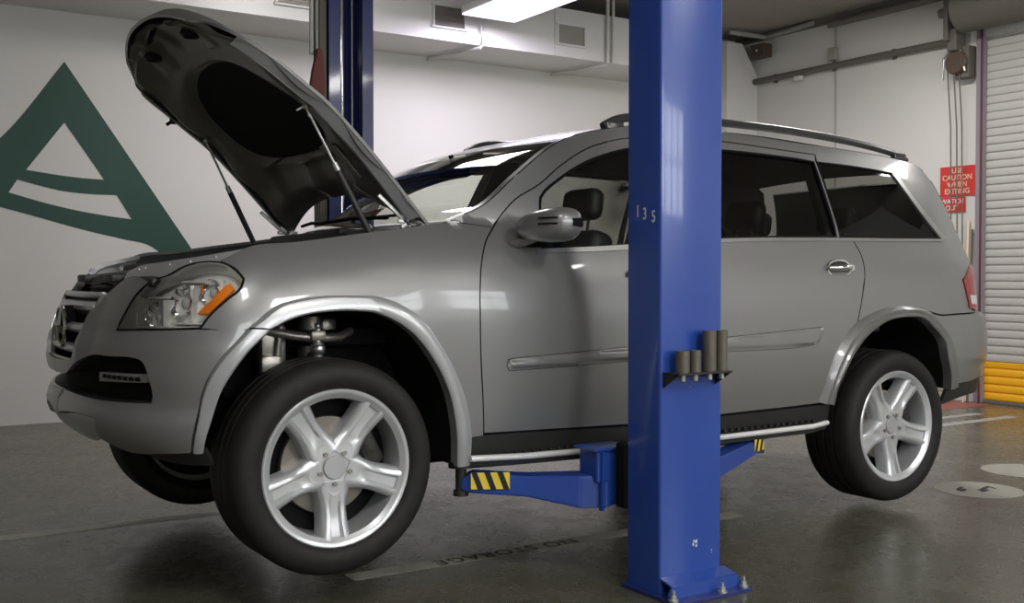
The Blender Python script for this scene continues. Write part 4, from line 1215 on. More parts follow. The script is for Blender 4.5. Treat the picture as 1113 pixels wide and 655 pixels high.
g = bmesh.ops.extrude_face_region(bm, geom=bm.faces[:]); bmesh.ops.translate(bm, vec=(0, 0, -.03), verts=[v for v in g['geom'] if isinstance(v, bmesh.types.BMVert)])
obj('radiator_cover', bm, 'plastic', car, 40)
bm = bmesh.new(); grid_mesh(bm, lambda u, v: (-.625+.10*u+.22*(v-.5)**2, -.30+.60*v, 1.14+.045*u), 4, 24)
g = bmesh.ops.extrude_face_region(bm, geom=bm.faces[:]); bmesh.ops.translate(bm, vec=(.03, 0, -.03), verts=[v for v in g['geom'] if isinstance(v, bmesh.types.BMVert)])
box(bm, (-.58, -.24, 1.175), (.09, .14, .030), bevel=.008); box(bm, (-.58, .24, 1.175), (.09, .14, .030), bevel=.008)
obj('radiator_duct', bm, 'plastic', car, 40)

# --- tail
SP('tailgate', [(TC, .975), (4.02, .975), (3.94, 1.0), (3.93, 1.25), (3.95, 1.38), (3.93, 1.58), (3.90, 1.735), (4.2, 1.75), (TC, 1.76)], 'paint', car, join_centre=True,
   holes=[])
SP('rear_window', [(TC, 1.34), (4.05, 1.34), (4.0, 1.72), (TC, 1.74)], 'privacy', car, off=.004, thick=.006, join_centre=True)
SP('tail_lamp', [(3.649, 1.165), (3.80, 1.249), (3.93, 1.25), (3.93, 1.0), (3.817, .995), (3.694, 1.01), (3.674, 1.085)], 'red_lens', car, off=.005, thick=.03, grid=.03)
SP('reversing_lamp', [(3.72, 1.03), (3.83, 1.03), (3.83, 1.08), (3.70, 1.085)], 'white_lens', car, off=.008, thick=.01)
rb_ = [(TC, .60), (3.9, .617), (3.824, .632), (3.68, .612), (3.584, .605), (3.564, .667), (3.529, .768), (3.467, .883), (3.385, .968), (3.317, .998), (3.422, .979), (3.556, .981), (3.791, .983), (3.93, .98), (TC, .955)]
SP('rear_bumper', rb_, 'paint', car, join_centre=True, thick=.03, offfn=lambda s, z: .012*sstep(3.55, 3.75, s)*(1-.6*sstep(.74, .70, z)), grid=.03)
SP('rear_valance', [(3.509, .585), (3.584, .603), (3.68, .610), (3.827, .630), (TC, .598), (TC, .50), (3.88, .535), (3.649, .524), (3.487, .491)], 'plastic', car, join_centre=True, off=-.006)

# --- roof and windscreen: one edge line shared by both sides
edge = [(.56, 1.405), (.714, 1.472), (.871, 1.592), (1.066, 1.728), (1.181, 1.781), (1.302, 1.816), (1.539, 1.861), (1.642, 1.871), (1.923, 1.877), (2.151, 1.879), (2.41, 1.875), (2.73, 1.859), (3.171, 1.843), (3.556, 1.820), (3.722, 1.800), (3.80, 1.775)]
edge = corner_smooth(edge, .04, False, 80)
def cross(i, v):
    x, z = edge[i]; P_ = body_point(x, z); x = P_[0]; w = -P_[1]-.003
    b = .15*sstep(1.9, .6, x) - .04*sstep(3.3, 3.87, x)
    c = .018*sstep(.9, 1.8, x) + .012*sstep(1.3, 2.2, x) - .01*sstep(1.0, .6, x)
    q = 1-abs(v)**2.0
    return (x - b*q, v*w, z + c*q + .002)
def span(name, i0, i1, m, nv=24, inset=0.0, drop=0.0, v0=-1, v1=1):
    bm = bmesh.new()
    rows = [[bm.verts.new((lambda p: (p[0], p[1], p[2]-drop))(cross(i, v0+(v1-v0)*k/nv))) for k in range(nv+1)] for i in range(i0, i1+1)]
    for a, b in zip(rows, rows[1:]):
        for k in range(nv): bm.faces.new((a[k], b[k], b[k+1], a[k+1]))
    me_o = obj(name, bm, m, car, 40)
    return me_o
iw = max(i for i, (x, z) in enumerate(edge) if x < 1.13)
ws = span('windscreen', 0, iw, 'ws_glass', v0=-.965, v1=.965)
for a, b in ((-1, -.965), (.965, 1)): span('windscreen_edge', 0, iw, 'wsedge', 2, v0=a, v1=b)
span('roof_panel', iw, len(edge)-1, 'paint')
# frit band along the top and bottom of the glass, cowl panel below
hl = span('headliner', iw, len(edge)-4, 'headliner', drop=.05, v0=-.93, v1=.93)
bm = bmesh.new()
def cowl(u, v):
    p = Vector(cross(0, -1+2*v)); return (p.x-.16*u-.01, p.y, p.z-.022*u-.006 - .02*u*abs(2*v-1))
grid_mesh(bm, cowl, 4, 24)
g = bmesh.ops.extrude_face_region(bm, geom=bm.faces[:]); bmesh.ops.translate(bm, vec=(0, 0, -.03), verts=[v for v in g['geom'] if isinstance(v, bmesh.types.BMVert)])
obj('cowl_panel', bm, 'plastic', car, 40)
# wipers
for y0, y1 in ((-.45, .12), (.10, .62)):
    bm = bmesh.new(); 
    def wp(y, up): 
        p = Vector(cross(0, y/.75)); return (p.x+.03*up-.02, y, p.z+.025+.02*up)
    tube(bm, [wp(y0, 0), wp((y0+y1)/2, .6), wp(y1, .2)], .008, 6)
    tube(bm, [wp(y0-.05, .4), wp(y1-.1, .5)], .006, 6)
    obj('wiper', bm, 'black', car, 50)
# roof rails
for sd in (1, -1):
    bm = bmesh.new()
    pts = [(1.44, 1.858), (1.50, 1.888), (1.58, 1.909), (1.75, 1.922), (2.2, 1.932), (2.6, 1.928), (3.045, 1.908), (3.35, 1.880), (3.50, 1.856), (3.57, 1.828)]
    pts = corner_smooth(pts, .06, False, 80)
    tube(bm, [(x, sd*-(.605 if 1.5 < x < 3.5 else .61), z) for x, z in pts], .020, 8)
    for x in (1.50, 3.50): box(bm, (x, sd*-.615, interp(x, [1.4, 3.6], [1.86, 1.84])), (.10, .035, .05), bevel=.01)
    obj('roof_rail', bm, 'rail', car, 40)

# --- mirrors
for sd in (1, -1):
    bm = bmesh.new()
    n1, n2 = 28, 20
    def sq(c, e): return math.copysign(abs(c)**e, c)
    def mp(u, v):
        th = -PI/2+PI*v; ph = 2*PI*u
        x = sq(math.cos(th), .7)*sq(math.cos(ph), .55); y = sq(math.cos(th), .7)*sq(math.sin(ph), .75); z = sq(math.sin(th), .75)
        # outboard end lower and shorter, inboard taper
        zz = z*(1-.10*max(0, y)); hx = .098*(1+.12*y)
        px_ = x*hx; 
        if px_ > 0: px_ *= .75
        z0 = .072*zz*(1-.18*(1-max(-1, min(1, -y)))*.5)
        return (.87+px_, sd*(-1.025+.152*y), 1.381+z0+.006*(-y))
    rows = [[mp(i/n1, j/n2) for j in range(n2+1)] for i in range(n1)]
    vs = [[bm.verts.new(p) for p in r] for r in rows]
    for i in range(n1):
        for j in range(n2): bm.faces.new((vs[i][j], vs[(i+1) % n1][j], vs[(i+1) % n1][j+1], vs[i][j+1]))
    bmesh.ops.remove_doubles(bm, verts=bm.verts[:], dist=.0004)
    mh = obj('mirror_housing', bm, 'paint', car, 60)
    def msub(n, bm, m_, sm=40):
        o = obj(n, bm, m_, None, sm); o.parent = mh; return o
    bm = bmesh.new()
    for z0 in (1.405, 1.383):
        pts = []
        for k in range(9):
            y = -1.075-.080*k/8; 
            x = .87-.0985*(abs(1-abs((y+1.025)/.152)**2.6))**.42-.0015
            pts.append((x, sd*y, z0))
        tube(bm, pts, .0035, 6)
    msub('signal_slot', bm, 'black')
    bm = bmesh.new(); box(bm, (.885, sd*-1.166, 1.388), (.055, .022, .036), bevel=.006); msub('signal_lens', bm, 'black')
    bm = bmesh.new(); box(bm, (.926, sd*-1.02, 1.384), (.010, .21, .085), bevel=.005); msub('mirror_glass', bm, 'chrome')
    bm = bmesh.new()
    tube(bm, [(.80, sd*-.86, 1.315), (.82, sd*-.90, 1.318), (.845, sd*-.95, 1.338), (.87, sd*-1.0, 1.352)], .034, 12, sy=.55)
    msub('mirror_arm', bm, 'paint', 60)
    bm = bmesh.new(); box(bm, (.90, sd*-.885, 1.33), (.14, .02, .06), bevel=.008); msub('mirror_base', bm, 'black')

# --- door handles
def handle(s, z, rx, sd):
    p = Vector(body_point(s, z)); 
    bm = bmesh.new(); prism(bm, [(s+rx*math.cos(2*PI*k/28), z+.040*math.sin(2*PI*k/28)) for k in range(28)], 'Y', sd*(p.y+.004), sd*(p.y-.003))
    h = obj('handle_recess', bm, 'grime', car, 40)
    bm = bmesh.new(); tube(bm, [(s+rx*math.cos(2*PI*k/28), sd*(p.y-.003), z+.040*math.sin(2*PI*k/28)) for k in range(28)], .005, 6, closed=True)
    o = obj('handle_ring', bm, 'chrome', None, 50); o.parent = h
    bm = bmesh.new()
    pts = [(s-rx*1.0+2*rx*k/10, sd*(p.y-.012-.028*math.sin(PI*k/10)), z+.004) for k in range(11)]
    tube(bm, pts, .0125, 10, sy=1.1); cyl(bm, (s+rx*.75, sd*(p.y-.01), z+.004), (s+rx*.75, sd*(p.y-.035), z+.004), .014)
    o = obj('door_handle', bm, 'chrome', None, 50); o.parent = h
for sd in (1, -1):
    handle(2.66, 1.222, .085, sd); handle(1.62-.2, 1.19, .085, sd)

# --- dark inner shell closes the gaps between panels
inner = [(-.20, .60)] 
shell_poly = [(.60, .44), (2.50, .44), (2.50, .60), (2.55, .80), (2.66, .93), (2.84, 1.02), (3.11, 1.05), (3.34, 1.02), (3.50, .90), (3.57, .72), (3.60, .54), (4.05, .54), (4.05, 1.30), (3.62, 1.33), (1.0, 1.24), (.72, 1.24), (.45, 1.29), (-.25, 1.20),
              (-.30, 1.10), (-.09, 1.125), (.12, 1.125), (.34, 1.05), (.46, .93), (.55, .77), (.60, .60)]
SP('inner_structure', shell_poly, 'black', car, off=-.035, thick=.006, gap=0, smooth=False, grid=.12)
bm = bmesh.new(); box(bm, (1.75, 0, .50), (3.9, 1.20, .10), bevel=.02)
box(bm, (1.55, 0, .50), (1.75, 1.66, .09), bevel=.02); box(bm, (-.50, 0, .70), (.16, 1.0, .26), bevel=.03)
for sd in (1, -1): 
    box(bm, (1.7, sd*.55, .455), (3.8, .08, .08), bevel=.01)
    box(bm, (.30, sd*.50, .95), (1.15, .06, .45), bevel=.01)
box(bm, (3.82, 0, .62), (.35, 1.3, .14), bevel=.02)
obj('underbody', bm, 'black', car)
# --- engine bay
bm = bmesh.new()
box(bm, (.10, 0, 1.12), (.70, .62, .16), bevel=.03); box(bm, (.10, 0, 1.215), (.56, .44, .05), bevel=.02)
for k in range(4): box(bm, (-.10+k*.13, 0, 1.245), (.03, .40, .02), bevel=.006)
obj('engine_cover', bm, 'plastic', car, 40)
bm = bmesh.new(); box(bm, (.56, 0, 1.18), (.06, 1.40, .34), bevel=.01); obj('firewall', bm, 'black', car)
bm = bmesh.new(); box(bm, (-.10, 0, .95), (.95, 1.3, .06)); box(bm, (-.44, 0, 1.02), (.10, 1.1, .30), bevel=.01); obj('engine_bay_floor', bm, 'black', car)
for sd in (1, -1):
    bm = bmesh.new(); lathe(bm, [(0, .05), (.06, .05), (.09, .03), (.12, 0), (.13, -.10)], 28, 'Z', (.14, sd*.58, 1.22)); obj('strut_tower', bm, 'grime', car, 40)
    bm = bmesh.new(); box(bm, (-.22, sd*.50, 1.17), (.30, .24, .14), bevel=.02); obj('air_box', bm, 'plastic', car, 40)
bm = bmesh.new()
box(bm, (.36, -.52, 1.345), (.16, .26, .05), bevel=.015); box(bm, (.34, -.20, 1.36), (.14, .30, .05), bevel=.02); box(bm, (.36, .25, 1.35), (.16, .5, .05), bevel=.02); box(bm, (.20, -.60, 1.315), (.12, .14, .03), bevel=.01)
tube(bm, [(.28, -.60, 1.35), (.36, -.45, 1.385), (.44, -.30, 1.375), (.47, -.1, 1.39)], .014, 8)
obj('cabin_filter_housing', bm, 'plastic', car, 40)

# --- open hood
HT = [0, .15, .3, .5, .6, .7, .8, .88, .94, 1.0]
side_x = smooth_table(HT, [.49, .345, .228, .06, -.031, -.136, -.235, -.30, -.345, -.38])
side_z = smooth_table(HT, [1.391, 1.55, 1.674, 1.834, 1.900, 1.976, 2.037, 2.080, 2.11, 2.125])
cen_x = smooth_table(HT, [.52, .38, .27, .10, .0, -.11, -.215, -.31, -.385, -.445])
cen_z = smooth_table(HT, [1.43, 1.60, 1.73, 1.90, 1.975, 2.055, 2.14, 2.21, 2.235, 2.205])
hw_t = smooth_table(HT, [.725, .73, .735, .735, .73, .72, .695, .64, .56, .47])
def hood_pt(l, v, off=0.0):
    l0 = l + (1-l)*.10*(1-v*v)*(1-l)
    k = (1-abs(v)**2.4)
    P = Vector((side_x(l0)+(cen_x(l0)-side_x(l0))*k, v*hw_t(l0), side_z(l0)+(cen_z(l0)-side_z(l0))*k))
    if off:
        e = .01
        a = hood_pt(min(1, l+e), v)-hood_pt(max(0, l-e), v); b = hood_pt(l, min(1, v+e))-hood_pt(l, max(-1, v-e))
        n = a.cross(b); n.normalize()
        if n.dot(Vector((.6, 0, .8))) < 0 and l < .85: n = -n
        P = P + n*off
    return P
def hood_n(l, v):
    e = .01
    a = hood_pt(min(1, l+e), v)-hood_pt(max(0, l-e), v); b = hood_pt(l, min(1, v+e))-hood_pt(l, max(-1, v-e))
    n = b.cross(a); n.normalize(); return n
sgn_ = 1 if hood_n(.3, 0).dot(Vector((.7, 0, .7))) > 0 else -1
def hood_off(l, v, d):
    return hood_pt(l, v) + hood_n(l, v)*sgn_*d
bm = bmesh.new()
U, Vn = 44, 40
top = [[bm.verts.new(hood_pt(i/U, -1+2*j/Vn)) for j in range(Vn+1)] for i in range(U+1)]
bot = [[bm.verts.new(hood_off(i/U, -1+2*j/Vn, -.012)) for j in range(Vn+1)] for i in range(U+1)]
for i in range(U):
    for j in range(Vn):
        bm.faces.new((top[i][j], top[i+1][j], top[i+1][j+1], top[i][j+1])); bm.faces.new((bot[i][j], bot[i][j+1], bot[i+1][j+1], bot[i+1][j]))
for i in range(U):
    bm.faces.new((top[i][0], bot[i][0], bot[i+1][0], top[i+1][0])); bm.faces.new((top[i][Vn], top[i+1][Vn], bot[i+1][Vn], bot[i][Vn]))
for j in range(Vn):
    bm.faces.new((top[0][j], top[0][j+1], bot[0][j+1], bot[0][j])); bm.faces.new((top[U][j], bot[U][j], bot[U][j+1], top[U][j+1]))
hood = obj('hood', bm, 'paint', car, 45)
def hsub(n, bm, m_, sm=45):
    o = obj(n, bm, m_, None, sm); o.parent = hood; return o
# pressed inner panel, deep frame with a large oval opening
def oval(l, v):
    a = (l-.485)/.235; b = v/.66
    return math.sqrt(abs(a)**2.3 + abs(b)**2.3)
def inner_depth(l, v):
    q = oval(l, v)
    d = .022 + .030*sstep(.98, 1.18, q)
    d += .010*math.sin(l*21+1.5*v*v)*sstep(1.1, 1.3, q)
    d -= .030*sstep(.86, .99, abs(v)) + .030*sstep(.90, 1.0, l) + .028*sstep(.10, 0, l)
    if l > .78: d += .012*sstep(.16, .05, abs(abs(v)-.42)) - .016*sstep(.12, .04, math.hypot((l-.88)*1.4, v-.0))
    if l < .26: d -= .018*sstep(.30, .12, abs(abs(v)-.30))
    return -max(.013, d)
bm = bmesh.new(); N1, N2 = 80, 72
gv = [[None]*(N2+1) for _ in range(N1+1)]
for i in range(N1+1):
    for j in range(N2+1):
        l = .004+.993*i/N1; v = -.996+1.992*j/N2
        gv[i][j] = bm.verts.new(hood_off(l, v, inner_depth(l, v)))
for i in range(N1):
    for j in range(N2):
        l = .012+.976*(i+.5)/N1; v = -.985+1.97*(j+.5)/N2
        bm.faces.new((gv[i][j], gv[i][j+1], gv[i+1][j+1], gv[i+1][j]))
hsub('hood_inner_panel', bm, 'under', 35)
# black insulation inside the oval
bm = bmesh.new()
ring = []; rn = 64
for rr in (0.0, .35, .7, 1.0):
    row = []
    for k in range(rn):
        a = 2*PI*k/rn; l = .485+.235*rr*math.copysign(abs(math.cos(a))**(2/2.3), math.cos(a)); v = .66*rr*math.copysign(abs(math.sin(a))**(2/2.3), math.sin(a))
        row.append(bm.verts.new(hood_off(l, v, -.028-.010*(1-rr**2)+.0)))
    ring.append(row)
for a, b in zip(ring, ring[1:]):
    for k in range(rn): bm.faces.new((a[k], a[(k+1) % rn], b[(k+1) % rn], b[k]))
bmesh.ops.remove_doubles(bm, verts=bm.verts[:], dist=.0005)
hsub('insulation_pad', bm, 'black', 60)
# bright near edge flange with seams
for sd in (1, -1):
    bm = bmesh.new(); A = []; B = []; C_ = []
    for k in range(61):
        l = .03+.80*k/60
        A.append(bm.verts.new(hood_off(l, sd*.995, -.013))); B.append(bm.verts.new(hood_off(l, sd*.955, -.050))); C_.append(bm.verts.new(hood_off(l, sd*.925, -.052)))
    for k in range(60):
        bm.faces.new((A[k], A[k+1], B[k+1], B[k])); bm.faces.new((B[k], B[k+1], C_[k+1], C_[k]))
    hsub('hood_flange', bm, 'paint_silver', 40)
# latch striker, hooks, sticker, hinges
bm = bmesh.new(); p = hood_off(.93, 0, -.05); tube(bm, [p+Vector((0, -.03, 0)), p+Vector((-.02, -.02, -.06)), p+Vector((-.02, .02, -.06)), p+Vector((0, .03, 0))], .006, 8); hsub('hood_striker', bm, 'black')
for v in (-.42, .42):
    bm = bmesh.new(); p = hood_off(.86, v, -.045); lathe(bm, [(.0, 0), (.035, 0), (.045, -.02), (.03, -.035), (.0, -.02)], 20, 'Z', p); hsub('hood_buffer', bm, 'rubber')
for l, v in ((.66, .975),):
    bm = bmesh.new(); p = hood_off(l, v, -.04); box(bm, p, (.03, .02, .03), bevel=.005); cyl(bm, p, p+Vector((-.03, .0, -.02)), .008); hsub('clip', bm, 'black')
bm = bmesh.new()
q = [hood_off(l, v, -.068) for l, v in ((.33, -.80), (.33, -.66), (.18, -.72), (.18, -.80))]
q2 = [hood_off(l, v, -.071) for l, v in ((.33, -.80), (.33, -.66), (.18, -.72), (.18, -.80))]
a = [bm.verts.new(p) for p in q]; b = [bm.verts.new(p) for p in q2]
bm.faces.new(a); bm.faces.new(b[::-1])
for k in range(4): bm.faces.new((a[k], a[(k+1) % 4], b[(k+1) % 4], b[k]))
hsub('bright_patch', bm, 'vent_light')
for sd in (1, -1):
    bm = bmesh.new()
    for a, b in (((.40, 1.375), (.47, 1.42)), ((.40, 1.43), (.47, 1.375)), ((.385, 1.40), (.49, 1.40)), ((.44, 1.38), (.30, 1.50))):
        c = Vector(((a[0]+b[0])/2, -sd*.66, (a[1]+b[1])/2)); L = math.hypot(b[0]-a[0], b[1]-a[1]); an = math.atan2(b[1]-a[1], b[0]-a[0])
        box(bm, c, (L, .012, .016), rot=Matrix.Rotation(-an, 3, 'Y'), bevel=.003)
    obj('hood_hinge', bm, 'bolt', car, 40)
    # gas strut: thin rod, collar, thick cylinder
    a = Vector((.017, -sd*.62, 1.825)); b = Vector((.262, -sd*.66, 1.352)); m1 = a+(b-a)*.50
    bm = bmesh.new(); cyl(bm, m1, b, .013, n=16); o = obj('gas_strut', bm, 'plastic', car, 40)
    bm = bmesh.new(); cyl(bm, a, m1, .0055, n=12); r_ = obj('strut_rod', bm, 'bolt', None, 40); r_.parent = o
    bm = bmesh.new(); cyl(bm, m1-(b-a)*.06, m1+(b-a)*.02, .012, n=12); sphere(bm, a, .013, 8); r_ = obj('strut_collar', bm, 'bolt', None, 40); r_.parent = o
bm = bmesh.new()
for an in (0, 1.25, 2.5, 3.7, 5.0):
    c = Vector((.017, -.625, 1.83)); cyl(bm, c, c+Vector((.045*math.cos(an), 0, .045*math.sin(an))), .007, .004, 8)
hsub('strut_bracket', bm, 'darkchrome')

# --- interior
bm = bmesh.new()
def dash(u, v):
    y = -.68+1.36*v; x = .74+.50*u; z = 1.285+.025*math.sin(PI*u) - .10*max(0, u-.75)/.25*1.5
    if abs(y+.36) < .2: z += .045*math.cos((y+.36)/.2*PI/2)*sstep(.3, .7, u)
    return (x, y, z)
grid_mesh(bm, dash, 14, 40)
g = bmesh.ops.extrude_face_region(bm, geom=bm.faces[:]); bmesh.ops.translate(bm, vec=(0, 0, -.30), verts=[v for v in g['geom'] if isinstance(v, bmesh.types.BMVert)])
obj('dashboard', bm, 'interior', car, 40)
bm = bmesh.new(); box(bm, (2.25, 0, .68), (3.2, 1.60, .06)); obj('cabin_floor', bm, 'interior', car)
bm = bmesh.new()
c = Vector((1.12, -.38, 1.22)); ax = Vector((-.87, 0, -.5)); u_ = Vector((0, 1, 0)); w_ = ax.cross(u_).normalized()
tube(bm, [c+(u_*math.cos(2*PI*k/32)+w_*math.sin(2*PI*k/32))*.185 for k in range(32)], .014, 8, closed=True)
cyl(bm, c, c+ax*.22, .05, .03)
for an in (0, PI, -PI/2): cyl(bm, c, c+(u_*math.cos(an)+w_*math.sin(an))*.18, .018, .014, 8)
obj('steering_wheel', bm, 'interior', car, 40)
def seat(x, y, w, zseat=.98, hr=True):
    bm = bmesh.new(); box(bm, (x+.02, y, zseat), (.52, w, .16), bevel=.05, seg=4); s_ = obj('seat', bm, 'interior', car, 50)
    bm = bmesh.new(); box(bm, (0, 0, .26), (.14, w*.88, .50), bevel=.05, seg=4)
    bmesh.ops.rotate(bm, cent=(0, 0, 0), matrix=Matrix.Rotation(.30, 3, 'Y'), verts=bm.verts); bmesh.ops.translate(bm, vec=(x+.26, y, zseat), verts=bm.verts)
    o = obj('seat_back', bm, 'interior', None, 50); o.parent = s_
    if hr:
        bm = bmesh.new(); box(bm, (0, 0, 0), (.10, .25, .15), bevel=.045, seg=4)
        cyl(bm, (0, -.06, -.06), (0, -.06, -.16), .007); cyl(bm, (0, .06, -.06), (0, .06, -.16), .007)
        bmesh.ops.rotate(bm, cent=(0, 0, 0), matrix=Matrix.Rotation(.15, 3, 'Y'), verts=bm.verts); bmesh.ops.translate(bm, vec=(x+.44, y, zseat+.62), verts=bm.verts)
        o = obj('headrest', bm, 'interior', None, 50); o.parent = s_
for y in (-.38, .38): seat(1.06, y, .52, .90)
for y in (-.40, 0, .40): seat(2.10, y, .42, .88)
for y in (-.32, .32): seat(2.90, y, .40, .88)
for sd in (1, -1):
    bm = bmesh.new()
    # inner pillar trims behind the front doors and at the quarter windows
    for x0_, x1_, lean in ((1.60, 1.75, .12), (2.68, 2.78, -.02)):
        pts = [(x0_-lean, 1.25), (x1_-lean, 1.25), (x1_+.04, 1.82), (x0_+.04, 1.82)]
        A = [bm.verts.new((x, -sd*(half_width(x, z)-.05), z)) for x, z in pts]; B = [bm.verts.new((x, -sd*(half_width(x, z)-.09), z)) for x, z in pts]
        bm.faces.new(A); bm.faces.new(B[::-1])
        for k in range(4): bm.faces.new((A[k], A[(k+1) % 4], B[(k+1) % 4], B[k]))
    obj('pillar_trim', bm, 'interior', car)
    bm = bmesh.new(); box(bm, (1.9, -sd*.84, 1.08), (2.3, .04, .36), bevel=.01); obj('door_trim', bm, 'interior', car)
bm = bmesh.new(); c = Vector((1.02, 0, 1.68)); box(bm, c, (.04, .24, .065), bevel=.015); cyl(bm, c, c+Vector((-.02, 0, .08)), .012)
obj('rear_view_mirror', bm, 'black', car, 40)
for sd in (1, -1):
    bm = bmesh.new(); cyl(bm, (1.66, -sd*.80, 1.70), (1.50, -sd*.80, 1.25), .022, n=8); obj('seat_belt', bm, 'interior', car, 40)

# --- wheels
def spoke_mesh():
    bm = bmesh.new()
    R_ = [.050, .085, .115, .150, .190, .225, .250, .266]
    W_ = [.056, .054, .045, .041, .042, .046, .051, .056]
    D_ = [.030, .032, .032, .028, .020, .012, .007, .005]
    rings = []
    for r, w, d in zip(R_, W_, D_):
        gsz = .014*sstep(.10, .17, r)
        sec = [(-w-.010, d+.075), (-w-.008, d+.018), (-w, d+.006), (-w*.80, d), (-w*.52, d), (-w*.34, d+gsz), (w*.34, d+gsz), (w*.52, d), (w*.80, d), (w, d+.006), (w+.008, d+.018), (w+.010, d+.075)]
        rings.append([bm.verts.new((a, y, r)) for a, y in sec])
    n = len(rings[0])
    for a, b in zip(rings, rings[1:]):
        for k in range(n-1): bm.faces.new((a[k], a[k+1], b[k+1], b[k]))
        bm.faces.new((a[n-1], a[0], b[0], b[n-1]))
    bm.faces.new(rings[0][::-1]); bm.faces.new(rings[-1])
    return bm
def wheel(x, y, z, sd, spin, steer=0.0):
    """origin at the rim lip centre; outer face towards -Y for sd=1"""
    def fin(bm):
        if sd == -1:
            for v in bm.verts: v.co.y = -v.co.y
            bmesh.ops.reverse_faces(bm, faces=bm.faces[:])
    bm = bmesh.new()
    lathe(bm, [(.2815, .012), (.2825, .0), (.278, -.004), (.270, -.003), (.262, .003), (.249, .012), (.246, .030), (.250, .12), (.256, .205), (.272, .225), (.272, .228), (.248, .215), (.243, .12), (.250, .03)], 96, 'Y')
    fin(bm)
    root = obj('wheel', bm, 'alloy', None, 35); root.parent = car; root.matrix_parent_inverse = CT
    root.location = (x, y*1.0, z); root.rotation_euler = (0, 0, steer)
    def sub(n, bm, m_, sm=35):
        fin(bm); o = obj(n, bm, m_, None, sm); o.parent = root; return o
    # spokes and hub web
    for k in range(5):
        bm = spoke_mesh()
        bmesh.ops.rotate(bm, cent=(0, 0, 0), matrix=Matrix.Rotation(PI + spin + k*2*PI/5, 3, 'Y'), verts=bm.verts)
        sub('wheel_spoke', bm, 'alloy')
    bm = bmesh.new()
    # star shaped hub with fillets between the spokes
    n = 100; face = []; back = []
    for k in range(n):
        a = 2*PI*k/n; c5 = math.cos(5*(a-0))
        r = .086+.020*max(0, c5)**.8 - .004
        q = (r*math.sin(a+PI+spin), r*math.cos(a+PI+spin))
        face.append((q[0], .0315, q[1])); back.append((q[0]*1.04, .105, q[1]*1.04))
    F_ = [bm.verts.new(p) for p in face]; B_ = [bm.verts.new(p) for p in back]
    I_ = [bm.verts.new((p[0]*.55, .036, p[2]*.55)) for p in face]
    for k in range(n):
        bm.faces.new((F_[k], F_[(k+1) % n], B_[(k+1) % n], B_[k])); bm.faces.new((I_[k], I_[(k+1) % n], F_[(k+1) % n], F_[k]))
    bm.faces.new(I_); bm.faces.new(B_[::-1])
    sub('wheel_hub', bm, 'alloy')
    bm = bmesh.new(); lathe(bm, [(0, .027), (.040, .027), (.043, .030), (.044, .04)], 40, 'Y')
    sub('hub_cap', bm, 'hubcap')
    bm = bmesh.new()
    for k in range(5):
        a = 2*PI*(k)/5+PI+spin; c = (.060*math.sin(a), 0, .060*math.cos(a))
        cyl(bm, (c[0], .036, c[2]), (c[0], .022, c[2]), .0095, n=6)
    sub('lug_bolts', bm, 'steel')
    # tyre
    bm = bmesh.new()
    R = .386
    prof = [(.266, .030), (.278, .012), (.286, -.002), (.300, -.012), (.325, -.017), (.350, -.013), (.368, -.002), (.379, .016), (R, .040)]
    for yc in (.085, .140, .195):
        prof += [(R+.0, yc-.006), (R-.008, yc-.005), (R-.008, yc+.005), (R+.0, yc+.006)]
    prof += [(R, .238), (.379, .262), (.368, .280), (.350, .291), (.325, .295), (.300, .290), (.278, .268), (.266, .250)]
    lathe(bm, prof, 120, 'Y')
    sub('tyre', bm, 'rubber', 30)
    # brakes
    bm = bmesh.new(); lathe(bm, [(.09, .10), (.175, .10), (.178, .106), (.178, .126), (.175, .132), (.09, .132)], 64, 'Y'); lathe(bm, [(0, .085), (.088, .085), (.09, .10)], 48, 'Y')
    d_ = sub('brake_disc', bm, 'disc')
    bm = bmesh.new()
    for a0 in (.9,):
        vs = box(bm, (.0, .115, .165), (.20, .085, .075), bevel=.02); bmesh.ops.rotate(bm, cent=(0, 0, 0), matrix=Matrix.Rotation(1.1, 3, 'Y'), verts=vs)
        vs = box(bm, (.0, .085, .165), (.12, .03, .05), bevel=.01); bmesh.ops.rotate(bm, cent=(0, 0, 0), matrix=Matrix.Rotation(1.1, 3, 'Y'), verts=vs)
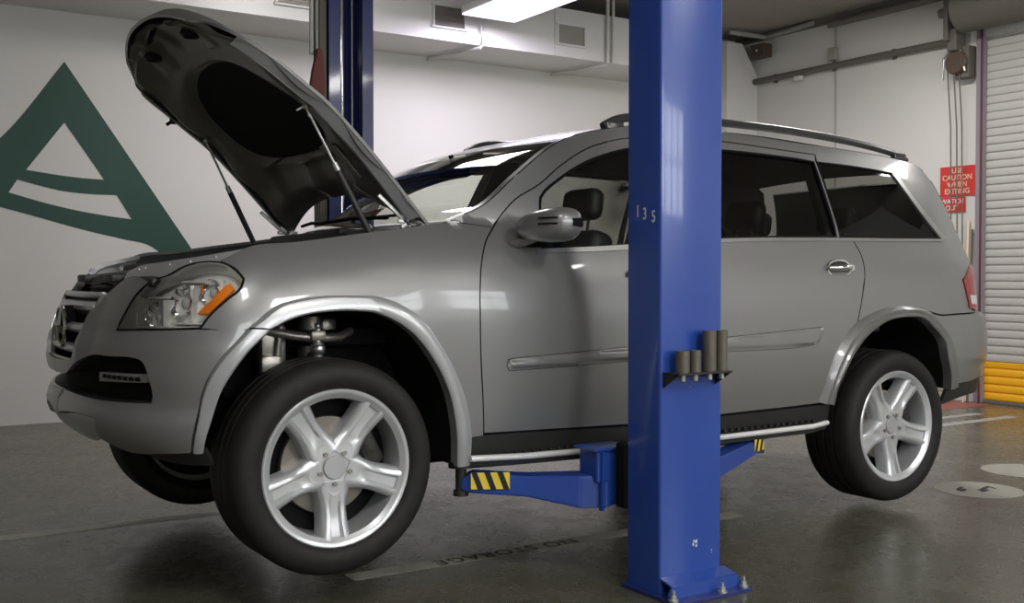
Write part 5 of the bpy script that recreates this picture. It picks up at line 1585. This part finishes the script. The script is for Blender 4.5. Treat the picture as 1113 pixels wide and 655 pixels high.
    sub('brake_caliper', bm, 'grime')
    bm = bmesh.new(); lathe(bm, [(.0, .135), (.245, .135), (.245, .20), (0, .20)], 48, 'Y'); sub('backing_plate', bm, 'black')
    return root
wheel(0, -.95, .502, 1, .0)
wheel(0, .93, .47, -1, .3)
wheel(3.069, -.95, .421, 1, -.03)
wheel(3.069, .95, .40, -1, .5)
# --- suspension in the front wheel well
for sd in (1, -1):
    bm = bmesh.new()
    tube(bm, [(-.17, -sd*.70, .985), (-.08, -sd*.74, .965), (0, -sd*.76, .955), (.10, -sd*.74, .955), (.17, -sd*.68, .975)], .017, 10)
    box(bm, (.0, -sd*.765, .965), (.06, .04, .04), bevel=.01)
    s_ = obj('control_arm', bm, 'steel', car, 40)
    bm = bmesh.new(); cyl(bm, (0, -sd*.765, .99), (0, -sd*.765, .935), .017); cyl(bm, (0, -sd*.765, .935), (0, -sd*.77, .88), .026, .018); sphere(bm, (0, -sd*.77, .915), .028, 8); sphere(bm, (0, -sd*.768, 1.0), .012, 6); o = obj('ball_joint', bm, 'darkchrome', None, 40); o.parent = s_
    bm = bmesh.new(); box(bm, (-.14, -sd*.66, .93), (.10, .08, .16), bevel=.02); box(bm, (-.16, -sd*.70, .86), (.08, .06, .07), bevel=.015); cyl(bm, (-.12, -sd*.71, 1.0), (-.14, -sd*.70, .83), .014); box(bm, (.10, -sd*.62, .99), (.06, .06, .07), bevel=.015); cyl(bm, (.04, -sd*.60, .75), (.04, -sd*.60, 1.03), .05)
    obj('suspension_bracket', bm, 'steel', car, 40)
    bm = bmesh.new(); cyl(bm, (0, -sd*.75, .90), (0, -sd*.72, .40), .03); cyl(bm, (0, -sd*.25, .44), (0, -sd*.75, .42), .025)
    obj('steering_knuckle', bm, 'grime', car, 40)
    bm = bmesh.new(); cyl(bm, (3.07, -sd*.1, .42), (3.07, -sd*.75, .42), .045); cyl(bm, (3.07, -sd*.60, .42), (3.05, -sd*.58, .9), .045); obj('rear_axle_arm', bm, 'grime', car, 40)
